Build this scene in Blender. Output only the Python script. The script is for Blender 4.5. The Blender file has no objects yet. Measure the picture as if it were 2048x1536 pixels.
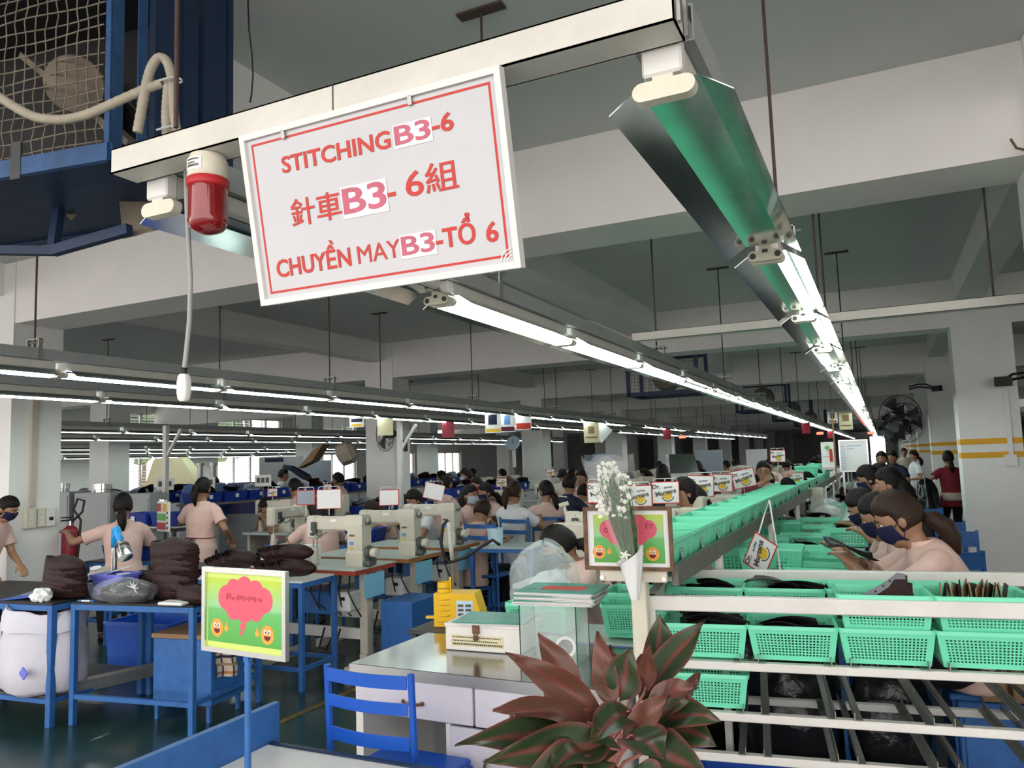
import bpy, math, random
import numpy as np
from mathutils import Vector, Matrix
random.seed(7)
SC=bpy.context.scene; COL=SC.collection
# ---------------- camera (fitted to the vanishing points, 2048 x 1536 frame, eye 1.55 m above the floor)
F=1550.0; EYE=1.55
RW=((0.90195117,-0.07161117,-0.42585906),(0.43059209,0.07428004,0.89948481),(-0.03278033,-0.99466292,0.09783217))
cd=bpy.data.cameras.new('camera'); cam=bpy.data.objects.new('camera',cd); COL.objects.link(cam)
cd.sensor_fit='HORIZONTAL'; cd.sensor_width=36; cd.lens=F/2048*36; cd.clip_end=300; cd.clip_start=.05
cam.matrix_world=Matrix([[RW[i][0],-RW[i][1],-RW[i][2],(0,0,EYE)[i]] for i in range(3)]+[[0,0,0,1]])
SC.camera=cam
# ---------------- daylight: bright overcast sky entering through the open front and the louvred windows
w=bpy.data.worlds.new('overcast_sky'); SC.world=w; w.use_nodes=True
bg=w.node_tree.nodes['Background']; bg.inputs[0].default_value=(1.0,0.955,0.92,1); bg.inputs[1].default_value=3.1
vs=SC.view_settings; vs.view_transform='Standard'; vs.look='None'; vs.gamma=1; vs.exposure=0.15; vs.use_curve_mapping=False
try: SC.cycles.max_bounces=7; SC.cycles.diffuse_bounces=4; SC.cycles.transparent_max_bounces=12; SC.cycles.sample_clamp_indirect=6
except Exception: pass

# ---------------- helpers
ALL=[]
def at(x,y,X=None,Y=None,Z=None,d=None):
    c=(x-1024.0,y-768.0,F); r=[sum(RW[i][k]*c[k] for k in range(3)) for i in range(3)]
    t=X/r[0] if X is not None else Y/r[1] if Y is not None else (Z-EYE)/r[2] if Z is not None else d/F
    return Vector((r[0]*t,r[1]*t,EYE+r[2]*t))
class MB:
    def __init__(s): s.v=[];s.f=[];s.mi=[]
    def add(s,v,f,M=None,mi=0):
        o=len(s.v)
        s.v+= [tuple(M@Vector(p)) for p in v] if M is not None else [tuple(p) for p in v]
        s.f+=[tuple(i+o for i in q) for q in f]; s.mi+=[mi]*len(f); return s
    def box(s,x0,y0,z0,x1,y1,z1,ch=0,M=None,mi=0):
        if x0>x1:x0,x1=x1,x0
        if y0>y1:y0,y1=y1,y0
        if z0>z1:z0,z1=z1,z0
        if ch<=0:
            v=[(x0,y0,z0),(x1,y0,z0),(x1,y1,z0),(x0,y1,z0),(x0,y0,z1),(x1,y0,z1),(x1,y1,z1),(x0,y1,z1)]
            return s.add(v,[(3,2,1,0),(4,5,6,7),(0,1,5,4),(1,2,6,5),(2,3,7,6),(3,0,4,7)],M,mi)
        c=min(ch,(x1-x0)*.45,(y1-y0)*.45,(z1-z0)*.45); v=[]; ix={}
        for i in (0,1):
            for j in (0,1):
                for k in (0,1):
                    for a in range(3):
                        p=[(x0,x1)[i],(y0,y1)[j],(z0,z1)[k]]
                        for b in range(3):
                            if b!=a: p[b]+=c*(-1 if (i,j,k)[b] else 1)
                        ix[i,j,k,a]=len(v); v.append(tuple(p))
        f=[]; g=lambda i,j,k,a: ix[i,j,k,a]
        f+=[(g(0,0,0,0),g(0,0,1,0),g(0,1,1,0),g(0,1,0,0)),(g(1,0,0,0),g(1,1,0,0),g(1,1,1,0),g(1,0,1,0)),
            (g(0,0,0,1),g(1,0,0,1),g(1,0,1,1),g(0,0,1,1)),(g(0,1,0,1),g(0,1,1,1),g(1,1,1,1),g(1,1,0,1)),
            (g(0,0,0,2),g(0,1,0,2),g(1,1,0,2),g(1,0,0,2)),(g(0,0,1,2),g(1,0,1,2),g(1,1,1,2),g(0,1,1,2))]
        for i in (0,1):
            for j in (0,1):
                q=(g(i,j,0,0),g(i,j,1,0),g(i,j,1,1),g(i,j,0,1)); f.append(q if (i+j)%2 else q[::-1])
                q=(g(i,0,j,0),g(i,0,j,2),g(i,1,j,2),g(i,1,j,0)); f.append(q if (i+j)%2==0 else q[::-1])
                q=(g(0,i,j,1),g(1,i,j,1),g(1,i,j,2),g(0,i,j,2)); f.append(q if (i+j)%2==0 else q[::-1])
        for i in (0,1):
            for j in (0,1):
                for k in (0,1):
                    q=(g(i,j,k,0),g(i,j,k,1),g(i,j,k,2)); f.append(q if (i+j+k)%2==0 else q[::-1])
        return s.add(v,f,M,mi)
    def cb(s,c,d,ch=0,rz=0,M=None,mi=0):
        T=Matrix.Translation(c)@Matrix.Rotation(rz,4,'Z')
        if M is not None: T=M@T
        return s.box(-d[0]/2,-d[1]/2,-d[2]/2,d[0]/2,d[1]/2,d[2]/2,ch,T,mi)
    def bar(s,p,q,a,b=None,ch=0,mi=0):   # rectangular bar from p to q, a wide (horizontal) b tall
        p=Vector(p);q=Vector(q);d=q-p;L=d.length;b=b or a
        z=d/L; up=Vector((0,0,1)) if abs(z.z)<.95 else Vector((0,1,0))
        x=up.cross(z).normalized(); y=z.cross(x)
        M=Matrix(((x.x,y.x,z.x,p.x),(x.y,y.y,z.y,p.y),(x.z,y.z,z.z,p.z),(0,0,0,1)))
        return s.box(-a/2,-b/2,0,a/2,b/2,L,ch,M,mi)
    def tube(s,pts,r,n=8,cap=True,mi=0,ry=None):
        pts=[Vector(p) for p in pts]; m=len(pts); rs=r if isinstance(r,(list,tuple)) else [r]*m
        t=[(pts[min(i+1,m-1)]-pts[max(i-1,0)]).normalized() for i in range(m)]
        up=Vector((0,0,1)) if abs(t[0].z)<.9 else Vector((1,0,0)); x=up.cross(t[0]).normalized(); v=[];f=[]
        for i in range(m):
            x=(x-t[i]*x.dot(t[i])).normalized(); y=t[i].cross(x)
            for k in range(n):
                a=2*math.pi*k/n; v.append(pts[i]+(x*math.cos(a)+y*math.sin(a)*(ry or 1))*rs[i])
        for i in range(m-1):
            for k in range(n): f.append((i*n+k,i*n+(k+1)%n,(i+1)*n+(k+1)%n,(i+1)*n+k))
        if cap: f+= [tuple(range(n))[::-1],tuple((m-1)*n+k for k in range(n))]
        return s.add(v,f,None,mi)
    def cyl(s,p,q,r,r2=None,n=16,mi=0): return s.tube([p,q],[r,r if r2 is None else r2],n,True,mi)
    def lathe(s,prof,n=24,M=None,mi=0):
        v=[];f=[];m=len(prof)
        for r,z in prof:
            for k in range(n): a=2*math.pi*k/n; v.append((r*math.cos(a),r*math.sin(a),z))
        for i in range(m-1):
            for k in range(n): f.append((i*n+k,i*n+(k+1)%n,(i+1)*n+(k+1)%n,(i+1)*n+k))
        f+=[tuple(range(n))[::-1],tuple((m-1)*n+k for k in range(n))]
        return s.add(v,f,M,mi)
    def loft(s,rings,cap=True,M=None,mi=0,closed=True):
        n=len(rings[0]);v=[p for r in rings for p in r];f=[]
        for i in range(len(rings)-1):
            for k in range(n if closed else n-1): f.append((i*n+k,i*n+(k+1)%n,(i+1)*n+(k+1)%n,(i+1)*n+k))
        if cap: f+=[tuple(range(n))[::-1],tuple((len(rings)-1)*n+k for k in range(n))]
        return s.add(v,f,M,mi)
    def prism(s,poly,z0,z1,M=None,mi=0):
        n=len(poly); v=[(x,y,z0) for x,y in poly]+[(x,y,z1) for x,y in poly]
        f=[tuple(range(n))[::-1],tuple(range(n,2*n))]+[(k,(k+1)%n,n+(k+1)%n,n+k) for k in range(n)]
        return s.add(v,f,M,mi)
    def ell(s,c,r,n=12,m=8,M=None,mi=0):
        v=[];f=[]; c=Vector(c); rr=(r,r,r) if not isinstance(r,(tuple,list)) else r
        for i in range(m+1):
            th=math.pi*i/m; th=min(max(th,.02),math.pi-.02)
            for k in range(n):
                a=2*math.pi*k/n; v.append((c.x+rr[0]*math.sin(th)*math.cos(a),c.y+rr[1]*math.sin(th)*math.sin(a),c.z-rr[2]*math.cos(th)))
        for i in range(m):
            for k in range(n): f.append((i*n+k,i*n+(k+1)%n,(i+1)*n+(k+1)%n,(i+1)*n+k))
        f+=[tuple(range(n))[::-1],tuple(m*n+k for k in range(n))]
        return s.add(v,f,M,mi)
    def sheet(s,fn,nu,nv,mi=0,M=None):
        v=[fn(i/nu,j/nv) for j in range(nv+1) for i in range(nu+1)]
        f=[(j*(nu+1)+i,j*(nu+1)+i+1,(j+1)*(nu+1)+i+1,(j+1)*(nu+1)+i) for j in range(nv) for i in range(nu)]
        return s.add(v,f,M,mi)
    def mesh(s,name,mat,smooth=False):
        me=bpy.data.meshes.new(name); me.from_pydata(s.v,[],s.f)
        for m in (mat if isinstance(mat,(list,tuple)) else [mat]): me.materials.append(M_[m])
        if len(me.materials)>1: me.polygons.foreach_set('material_index',s.mi)
        if smooth:
            me.polygons.foreach_set('use_smooth',[True]*len(me.polygons))
            if smooth is not True: me.set_sharp_from_angle(angle=math.radians(smooth))
        me.update(); return me
    def ob(s,name,mat,parent=None,smooth=False,label=None,**k):
        return link(name,s.mesh(name,mat,smooth),parent,label,**k)
def link(name,me,parent=None,label=None,cat=None,group=None,kind=None,loc=None,rz=None,rot=None):
    o=bpy.data.objects.new(name,me); ALL.append(o)
    if parent is not None: o.parent=parent
    if loc is not None: o.location=loc
    if rz is not None: o.rotation_euler=(0,0,rz)
    if rot is not None: o.rotation_euler=rot
    for k,v in (('label',label),('category',cat),('group',group),('kind',kind)):
        if v: o[k]=v
    return o
def thing(name,label,cat,loc=(0,0,0),rz=0,group=None): return link(name,None,None,label,cat,group,None,loc,rz)
def KIDS(o): return [q for q in list(ALL) if q.parent==o]
def copyt(root,loc,rz=None,label=None,group=None,scale=None):
    def cp(o,p):
        c=o.copy(); ALL.append(c)
        if p is not None: c.parent=p
        for ch in KIDS(o): cp(ch,c)
        return c
    r=cp(root,None); r.location=loc
    if rz is not None: r.rotation_euler=(0,0,rz)
    if label: r['label']=label
    if group: r['group']=group
    if scale: r.scale=(scale,)*3 if not isinstance(scale,(tuple,list)) else scale
    return r
def text(name,body,size,mat,parent,M,ext=.0004,bold=0,align='CENTER',sx=1,label=None):
    c=bpy.data.curves.new(name,'FONT'); c.body=body; c.size=size; c.extrude=ext; c.offset=bold; c.align_x=align; c.align_y='CENTER'; c.resolution_u=3
    t=bpy.data.objects.new(name,c); COL.objects.link(t)
    me=bpy.data.meshes.new_from_object(t.evaluated_get(bpy.context.evaluated_depsgraph_get()))
    bpy.data.objects.remove(t); me.materials.clear(); me.materials.append(M_[mat])
    me.transform(M@Matrix.Diagonal((sx,1,1,1)))
    me.name=name; return link(name,me,parent,label)
def XZ(x,y,z,rz=0,tilt=0):   # a board's frame: local x right, local y up, facing -Y
    return Matrix.Translation((x,y,z))@Matrix.Rotation(rz,4,'Z')@Matrix.Rotation(math.pi/2+tilt,4,'X')
M_={}
def mat(name,rgb,rough=.5,metal=0,var=.0,scale=8,bump=0,bscale=60,alpha=1,trans=0,emit=None,es=1,ior=1.45,rgb2=None,sheen=0,coat=0,stretch=None):
    m=bpy.data.materials.new(name); m.use_nodes=True; nt=m.node_tree; p=nt.nodes['Principled BSDF']
    p.inputs['Base Color'].default_value=(*rgb,1); p.inputs['Roughness'].default_value=rough; p.inputs['Metallic'].default_value=metal
    p.inputs['IOR'].default_value=ior
    if alpha<1: p.inputs['Alpha'].default_value=alpha
    if trans: p.inputs['Transmission Weight'].default_value=trans
    if coat: p.inputs['Coat Weight'].default_value=coat
    if sheen: p.inputs['Sheen Weight'].default_value=sheen
    if emit: p.inputs['Emission Color'].default_value=(*emit,1); p.inputs['Emission Strength'].default_value=es
    if var or bump:
        tc=nt.nodes.new('ShaderNodeTexCoord'); src=tc.outputs['Object']
        if stretch:
            mp=nt.nodes.new('ShaderNodeMapping'); mp.inputs['Scale'].default_value=stretch; nt.links.new(src,mp.inputs[0]); src=mp.outputs[0]
    if var:
        n=nt.nodes.new('ShaderNodeTexNoise'); n.inputs['Scale'].default_value=scale; n.inputs['Detail'].default_value=6; n.inputs['Roughness'].default_value=.65
        nt.links.new(src,n.inputs['Vector'])
        r=nt.nodes.new('ShaderNodeValToRGB'); r.color_ramp.elements[0].position=.32; r.color_ramp.elements[1].position=.68
        c2=rgb2 or tuple(c*(1-var) for c in rgb); r.color_ramp.elements[0].color=(*c2,1); r.color_ramp.elements[1].color=(*rgb,1)
        nt.links.new(n.outputs['Fac'],r.inputs[0]); nt.links.new(r.outputs[0],p.inputs['Base Color'])
    if bump:
        n2=nt.nodes.new('ShaderNodeTexNoise'); n2.inputs['Scale'].default_value=bscale; n2.inputs['Detail'].default_value=3; nt.links.new(src,n2.inputs['Vector'])
        b=nt.nodes.new('ShaderNodeBump'); b.inputs['Strength'].default_value=bump; b.inputs['Distance'].default_value=.01
        nt.links.new(n2.outputs['Fac'],b.inputs['Height']); nt.links.new(b.outputs[0],p.inputs['Normal'])
    M_[name]=m; return m
ORD=['first','second','third','fourth','fifth','sixth','seventh','eighth','ninth','tenth','eleventh','twelfth','thirteenth','fourteenth','fifteenth','sixteenth','seventeenth','eighteenth','nineteenth']
TENS=['','','twent','thirt','fort']
def nth(i):   # 0-based
    if i<19: return ORD[i]
    k=i+1
    return TENS[k//10]+'ieth' if k%10==0 else TENS[k//10]+'y-'+ORD[k%10-1]
# ---------------- materials
for a in [('plaster',(.84,.815,.80),.75,0,.08,1.2,.05,30),('plaster_col',(.84,.84,.82),.6,0,.1,1.5,.05,30),('ceil',(.62,.635,.63),.8,0,.08,.8),
    ('floor',(.022,.06,.055),.22,0,.45,1.6,.03,90),('tray',(.66,.645,.59),.45,0,.14,7),('tray_grey',(.34,.36,.36),.45,0,.1,5),
    ('cream_enamel',(.72,.68,.56),.4,0,.1,12),('white_enamel',(.78,.77,.75),.35,0,.06,9),('rod',(.10,.065,.055),.6,.3,.3,30),
    ('mirror',(.62,.68,.66),.13,1,.25,6),('galv',(.42,.42,.39),.4,.8,.3,14),('dark_metal',(.07,.075,.08),.5,.3,.3,15),('black',(.012,.012,.013),.5),
    ('blue_frame',(.035,.15,.44),.42,0,.25,14),('blue_old',(.028,.10,.27),.45,0,.45,9),('blue_dark',(.009,.030,.085),.5,0,.3,6),('blue_bright',(.012,.10,.55),.38,0,.12,6),
    ('navy',(.010,.014,.045),.7,0,.15,20),('white_paint',(.80,.78,.74),.4,0,.12,6),('chrome',(.75,.75,.74),.2,1),('steel',(.42,.43,.43),.16,1,.2,4),
    ('green',(.18,.75,.49),.35,0,.05,10),('green_dark',(.10,.52,.35),.4,0,.06,10),('red',(.50,.025,.03),.4,0,.06,10),('red_dark',(.26,.015,.03),.4,0,.1,10),('steel_brushed',(.52,.52,.51),.42,1,.15,6),('red_print',(.52,.028,.018),.45),('pink_print',(.55,.11,.18),.4,0,.2,30),
    ('paper',(.86,.86,.85),.5,0,.03,20),('paper_gloss',(.80,.80,.80),.08,0,.03,10),('sign_white',(.52,.52,.545),.12,0,.05,9),('yellow',(.85,.50,.01),.35,0,.1,8),('yellow_stripe',(.80,.42,.012),.55,0,.12,5),
    ('beige_hose',(.42,.38,.30),.6,0,.2,30),('brown_leather',(.035,.015,.014),.55,0,.35,18,.2,80),('black_leather',(.012,.011,.012),.5,0,.3,20,.2,80),
    ('grey_leather',(.19,.20,.22),.6,0,.2,14,.1,60),('skin',(.36,.19,.115),.5,0,.08,25),('hair',(.010,.007,.006),.55,0,.4,40,.8,60),('hair_brown',(.035,.017,.011),.52,0,.4,40,.5,90),
    ('shirt',(.70,.48,.42),.8,0,.06,12,1.0,9),('shirt_white',(.74,.74,.76),.8,0,.05,12,.2,16),('shirt_red',(.20,.012,.022),.8,0,.1,20),('cloth_cream',(.50,.42,.33),.85,0,.1,20),
    ('trousers',(.012,.012,.016),.85,0,.3,20),('mask_blue',(.008,.012,.055),.75,0,.15,30),('mask_light',(.45,.52,.60),.8),('eye',(.75,.72,.68),.3),('lip',(.35,.10,.08),.5),
    ('machine',(.62,.58,.48),.35,0,.12,10),('machine_dark',(.10,.11,.10),.45,0,.2,10),('formica',(.50,.58,.55),.3,0,.08,5),('red_edge',(.40,.06,.03),.5,0,.3,12),('orange_edge',(.42,.17,.05),.55,0,.35,14),
    ('card_blue',(.22,.52,.72),.5),('card_wood',(.30,.19,.10),.7,0,.2,10),('purple',(.18,.20,.75),.35,0,.06,8),('sack',(.68,.66,.74),.8,0,.06,8,.5,25),('dusty',(.24,.20,.155),.8,0,.5,10),
    ('grass_green',(.16,.50,.12),.5),('lime',(.55,.72,.16),.5),('emoji',(.88,.38,.06),.4,0,.2,20),('cloud_red',(.72,.10,.16),.45,0,.12,6),('leaf_pale',(.5,.62,.5),.5),('stem',(.05,.13,.03),.6),
    ('gold_logo',(.70,.45,.03),.4),('logo_grey',(.10,.09,.08),.5),('dark_red',(.13,.01,.03),.6),('poster_cream',(.72,.66,.42),.6,0,.06,14),('poster_blue',(.13,.28,.62),.5),('poster_orange',(.85,.42,.16),.5),('poster_sky',(.55,.72,.85),.5),
    ('rust',(.22,.12,.07),.8,0,.6,25),('rubber',(.02,.02,.022),.6),('concrete',(.42,.40,.37),.85,0,.15,2),('foliage',(.10,.20,.03),.7,0,.6,14),('ext_wall',(.60,.50,.40),.8,0,.2,2)]:
    mat(*a)
for n_ in ('hair','hair_brown','brown_leather','black_leather','trousers'): M_[n_].node_tree.nodes['Principled BSDF'].inputs['Specular IOR Level'].default_value=.28
mat('glass',(.86,.95,.93),.03,alpha=.16,ior=1.5); mat('glass_edge',(.01,.06,.05),.1)
mat('window_glass',(.45,.5,.5),.1,alpha=.4)
mat('clear_bag',(.82,.9,.91),.16,alpha=.27,bump=1.0,bscale=11,var=.1); mat('clear_bag_fill',(.74,.78,.78),.5,bump=.6,bscale=20,var=.15)
mat('plastic_wrap',(.85,.86,.88),.12,alpha=.13,bump=.5,bscale=22); mat('black_bag',(.012,.012,.014),.18,bump=1.0,bscale=13)
mat('red_lens',(.27,.006,.009),.1,coat=.6,var=.35,scale=20); mat('tube_lit',(1,1,1),.4,emit=(.88,1,.96),es=15); mat('tube_off',(.8,.82,.8),.25)
mat('led_red',(1,.1,.05),.4,emit=(1,.06,.03),es=6)
mat('flower',(.86,.86,.78),.7); mat('glove',(.45,.70,.68),.6)
# ---------------- structure: slab, beams, columns, walls, floor
XL,XR,YF,YB,CZ=-19.6,7.5,-1.2,76.0,3.5
COLY=[4.33+6*i for i in range(12)]
b=MB().box(XL-.2,YF-.3,-.2,XR+.2,YB+.2,0); b.ob('floor','floor',kind='structure')
b=MB().box(XL-8,YF-16,-.25,XR+8,YF-.3,-.03); b.ob('floor_apron','concrete',kind='structure')  # unseen ground outside, added to bounce sky light up to the ceiling
b=MB().box(XL-.2,YF,CZ,XR+.2,YB+.2,CZ+.2); b.ob('ceiling','ceil',kind='structure')
for i,y in enumerate(COLY):      # transverse beams, one per column row
    MB().box(XL,y,2.93,XR,y+.45,CZ).ob('ceiling_beam','plaster',kind='structure')
for x in (-13.9,-7.3,-2.92,1.0):   # beams along the hall
    MB().box(x-.14,YF,3.2,x+.14 if x!=-2.92 else x+.25,YB,CZ).ob('ceiling_beam','plaster',kind='structure')
for i,y in enumerate(COLY):
    for x0,x1 in ((-14.2,-13.65),(-7.53,-7.0),(.81 if i else .745,1.42)):
        MB().box(x0,y-(.06 if i==0 and x0>0 else .012),0,x1,y+.462,CZ-.004).ob('column','plaster_col',kind='structure')
for i,y in enumerate(COLY[:6]):   # painted yellow bands on the right-hand columns
    for z in (1.40,1.555):
        MB().box(.807,y-.015,z,1.423,y+.3,z+.065).ob('trim_1','yellow_stripe',kind='structure')
# left wall with two bands of louvred windows
def wall_x(x,t,segs,name,m='plaster'):
    b=MB()
    for (y0,y1,z0,z1) in segs: b.box(x,y0,z0,x-t,y1,z1)
    return b.ob(name,m,kind='structure')
WIN=[(y,y+3.0) for y in [1.2+4.4*k for k in range(8)]]
segs=[(YF,YB,0,.75),(YF,YB,2.05,2.78),(YF,YB,3.28,CZ)]
ed=[YF]+[e for q in WIN for e in q]+[YB]
for k in range(0,len(ed),2): segs+=[(ed[k],ed[k+1],.75,2.05),(ed[k],ed[k+1],2.78,3.28)]
wall_x(XL,.2,segs,'wall_left')
wall_x(XR+.2,.2,[(YF,30,0,CZ),(36,YB,0,CZ),(30,36,2.4,CZ)],'wall_right')
b=MB()
for x0,x1,z0,z1 in [(XL,-1.0,0,CZ),(.2,XR,0,CZ),(-1.0,.2,2.6,CZ)]: b.box(x0,YB,z0,x1,YB+.2,z1)
b.ob('wall_back','plaster',kind='structure')
for k,(y0,y1) in enumerate(WIN):
    for lo,hi,nl in ((.75,2.05,13),(2.78,3.28,5)):
        t=link('window_%d'%(2*k+(1 if lo<1 else 2)),None,kind='structure',loc=(XL-.1,y0,lo))
        fb=MB()
        for yy in (0,.74,1.49,2.24,2.94): fb.box(-.03,yy,0,.03,yy+.06,hi-lo)
        fb.box(-.03,0,0,.03,3,.05).box(-.03,0,hi-lo-.05,.03,3,hi-lo); fb.ob('window_frame','white_paint',t)
        pane=None
        for s in range(4):
            for j in range(nl):
                z=.05+(hi-lo-.1)*(j+.5)/nl
                if pane is None: 
                    pane=MB().box(-.045,.0,-.003,.045,.69,.003).mesh('pane','window_glass')
                o=link('pane',pane,t,loc=(0,.06+.745*s,z),rot=(0,math.radians(-28),0))
        if lo<1 or True:
            g=MB()
            for zz in np.arange(.12,hi-lo,.18): g.box(-.075,0,zz,-.06,3,zz+.012)
            g.ob('security_grille','dark_metal',t)
# greenery and a facing house outside the left windows
rnd=random.Random(3)
for k in range(7):
    t=thing('garden_tree','leafy garden tree seen through the louvres, %s from the front of the left wall'%nth(k),'tree',(XL-5.5-1.2*(k%3),3+4.6*k,-.03),0,'trees outside the windows')
    f=MB()
    for j in range(260):
        a=rnd.random()*6.28; r=1.7*math.sqrt(rnd.random()); z=2.2+2.4*rnd.random(); s=.22+.2*rnd.random()
        M=Matrix.Translation((r*math.cos(a),r*math.sin(a),z))@Matrix.Rotation(rnd.random()*6,4,(rnd.random(),rnd.random(),rnd.random()+.1))
        f.add([(-s,-s*.5,0),(s,-s*.5,.03),(s*.9,s*.5,0),(-s,s*.5,.04)],[(0,1,2,3)],M)
    f.ob('foliage','foliage',t,kind='stuff'); MB().cyl((0,0,0),(0,.1,2.9),.12,.06,8).ob('trunk','rust',t)
# ---------------- lighting rows: white trunk on rods, twin batten fittings with mirror reflectors
def fixture_parts():
    P={}
    P['housing']=MB().box(-.03,.03,.006,.03,1.2,.058,.003).mesh('housing','tray')
    r=MB()   # trough: flat mirror top and two splayed wings, sheet 1.5 mm
    pr=[(-.105,-.032),(-.052,.005),(.052,.005),(.105,-.032)]
    v=[];f=[]
    for yy in (.04,1.19):
        for dz in (0,.002):
            for x,z in pr: v.append((x,yy,z+dz))
    for k in range(3): f+=[(k,k+8,k+9,k+1),(k+4,k+5,k+13,k+12)]
    f+=[(0,1,5,4),(1,2,6,5),(2,3,7,6)]
    P['reflector']=r.add(v,f).mesh('reflector','mirror')
    def holder(sgn):
        h=MB(); pts=[]
        for a in range(9): t=math.pi*a/8-math.pi/2; pts.append((.036+.016*math.cos(t),-.022+.016*math.sin(t)))
        pts+=[(.017,-.006),(.017,.012),(-.017,.012),(-.017,-.006)]
        for a in range(9): t=math.pi*a/8+math.pi/2; pts.append((-.036+.016*math.cos(t),-.022+.016*math.sin(t)))
        M=Matrix(((1,0,0,0),(0,0,1,0),(0,1,0,0),(0,0,0,1)))
        h.prism(pts,0,.024*sgn,M); return h
    P['h0']=holder(1).mesh('lamp_holder','cream_enamel',40); P['h1']=holder(-1).mesh('lamp_holder','cream_enamel',40)
    P['cover']=MB().box(-.033,-.004,.0,.033,.028,.058,.004).mesh('end_cover','white_enamel')
    P['on']=MB().cyl((0,.03,0),(0,1.2,0),.014,n=10).mesh('tube','tube_lit',60)
    P['off']=MB().cyl((0,.03,0),(0,1.2,0),.0135,n=10).mesh('tube','tube_off',60)
    sk=MB()
    for x in (-.036,.036): sk.cyl((x,.001,-.022),(x,-.002,-.022),.0095,n=10)
    sk.box(-.008,-.002,-.014,.008,.001,-.004); P['sock']=sk.mesh('socket_face','dark_metal')
    return P
FP=fixture_parts()
def fixture(x,y,z,tubes,label,grp):
    t=thing('light_fixture',label,'light fixture',(x,y,z),0,grp)
    link('housing',FP['housing'],t); link('reflector',FP['reflector'],t); link('end_cover',FP['cover'],t)
    h=link('lamp_holder',FP['h0'],t); h2=link('lamp_holder',FP['h1'],t,loc=(0,1.235,0))
    s=link('socket_face',FP['sock'],h2,loc=(0,-.024,0)) if y<7 else None
    for k,st in enumerate(tubes):
        if st: link('tube',FP['on' if st==1 else 'off'],t,loc=(-.036 if k==0 else .036,0,-.022))
    return t
def trunk(x,y0,y1,z,label,rods,grp='lighting trunks'):
    t=thing('lighting_trunk',label,'lighting trunk',(x,y0,z),0,grp)
    c=MB(); L=y1-y0
    c.box(-.05,0,0,.05,L,.003).box(-.05,0,.003,-.047,L,.06).box(.047,0,.003,.05,L,.06).box(-.05,0,.06,-.035,L,.063).box(.035,0,.06,.05,L,.063)
    c.ob('channel','tray_grey',t)
    for yy in rods:
        r=link('rod',MB().cyl((0,yy-y0,.06),(0,yy-y0,CZ-z-.01),.006,n=8).mesh('rod','rod'),t)
        MB().box(-.11,yy-y0-.03,CZ-z-.012,.11,yy-y0+.03,CZ-z,.003).ob('ceiling_plate','rod',t)
        h=MB(); h.box(-.056,yy-y0-.012,-.004,-.05,yy-y0+.012,.12).box(.05,yy-y0-.012,-.004,.056,yy-y0+.012,.12).box(-.056,yy-y0-.012,.115,.056,yy-y0+.012,.12)
        h.cyl((-.075,yy-y0,.1),(.075,yy-y0,.1),.006,n=6); h.ob('hanger','galv',t)
    return t
ROWS=[ # x, first cap y, z, count, row description, tube state
 (-.28,1.20,2.165,40,'right-hand row over the conveyor'),
 (-1.44,1.20,2.165,38,'row starting at the red beacon'),
 (-4.42,1.75,2.165,26,'row behind the pendant switch'),
 (-5.75,1.75,2.165,26,'row just beyond the pendant-switch row'),
 (-10.1,6.6,2.165,15,'fifth row from the conveyor'),
 (-12.4,6.6,2.165,15,'sixth row from the conveyor'),
 (-15.1,8.6,2.09,11,'seventh row from the conveyor'),
 (-16.6,8.6,2.05,11,'eighth row from the conveyor'),
 (-18.0,8.6,1.97,10,'row nearest the louvred windows')]
PIT=1.253
for ri,(x,y0,z,n,desc) in enumerate(ROWS):
    ye=y0+n*PIT
    trunk(x,y0+(.025 if ri<2 else -.06),ye,z+.059,'long grey channel carrying the '+desc.replace('row','light row',1),
          [y for y in np.arange(2.85,ye,2.68)] if ri<4 else [y for y in np.arange(y0+1,ye,4)])
    rr=random.Random(ri)
    for k in range(n):
        if ri==0: st={0:(0,0),1:(0,1),2:(0,1),3:(1,0),4:(0,1),5:(1,0)}.get(k,(1,rr.choice((0,1))))
        elif ri==1: st=(0,0) if k==0 else (1,1) if k<4 else (1,rr.choice((0,1,0)))
        else: st=(1,1) if rr.random()<.25 else (1,0)
        if ri>1 and rr.random()<.06: st=(2,0)
        lab=('unlit ' if st==(0,0) else '')+'fluorescent batten, %s from the near end of the %s'%(nth(k),desc)
        fixture(x,y0+k*PIT,z,st,lab,'fluorescent battens in the '+desc)
# near cross trunk carrying the hanging sign, and the farther cross trunk
def cross(x0,x1,y,z,label,rods,h=.056,d=.07):
    t=thing('cross_trunk',label,'lighting trunk',(x0,y,z))
    c=MB(); L=x1-x0
    c.box(0,-d/2,0,L,-d/2+.003,h).box(0,d/2-.003,0,L,d/2,h).box(0,-d/2,0,L,d/2,.003).box(0,-d/2,0,.003,d/2,h).box(L-.003,-d/2,0,L,d/2,h).box(0,-d/2,h-.003,L,-d/2+.012,h)
    c.ob('channel','tray',t)
    for xx in rods:
        MB().cyl((xx-x0,0,h*.5),(xx-x0,0,CZ-z-.01),.006,n=8).ob('rod','rod',t)
        MB().box(xx-x0-.11,-.03,CZ-z-.012,xx-x0+.11,.03,CZ-z,.003).ob('ceiling_plate','rod',t)
    return t
ct=cross(-1.492,-.238,1.155,2.206,'near white cross trunk that carries the hanging sign and red beacon',[])
MB().box(.61,-.0365,.0,.612,-.0345,.056).ob('joint_line','dark_metal',ct)
hb=MB().box(1.256,-.03,.0,1.262,-.02,.11).box(1.256,.02,.0,1.262,.03,.11).box(1.18,-.03,.10,1.262,.03,.11); hb.cyl((1.24,.026,.07),(1.29,.026,.07),.006,n=8); hb.ob('end_bracket','galv',ct)
cross(-1.42,2.3,4.87,2.289,'cross trunk spanning right from the second light row to the wall columns',[-.28,.6])
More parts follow.
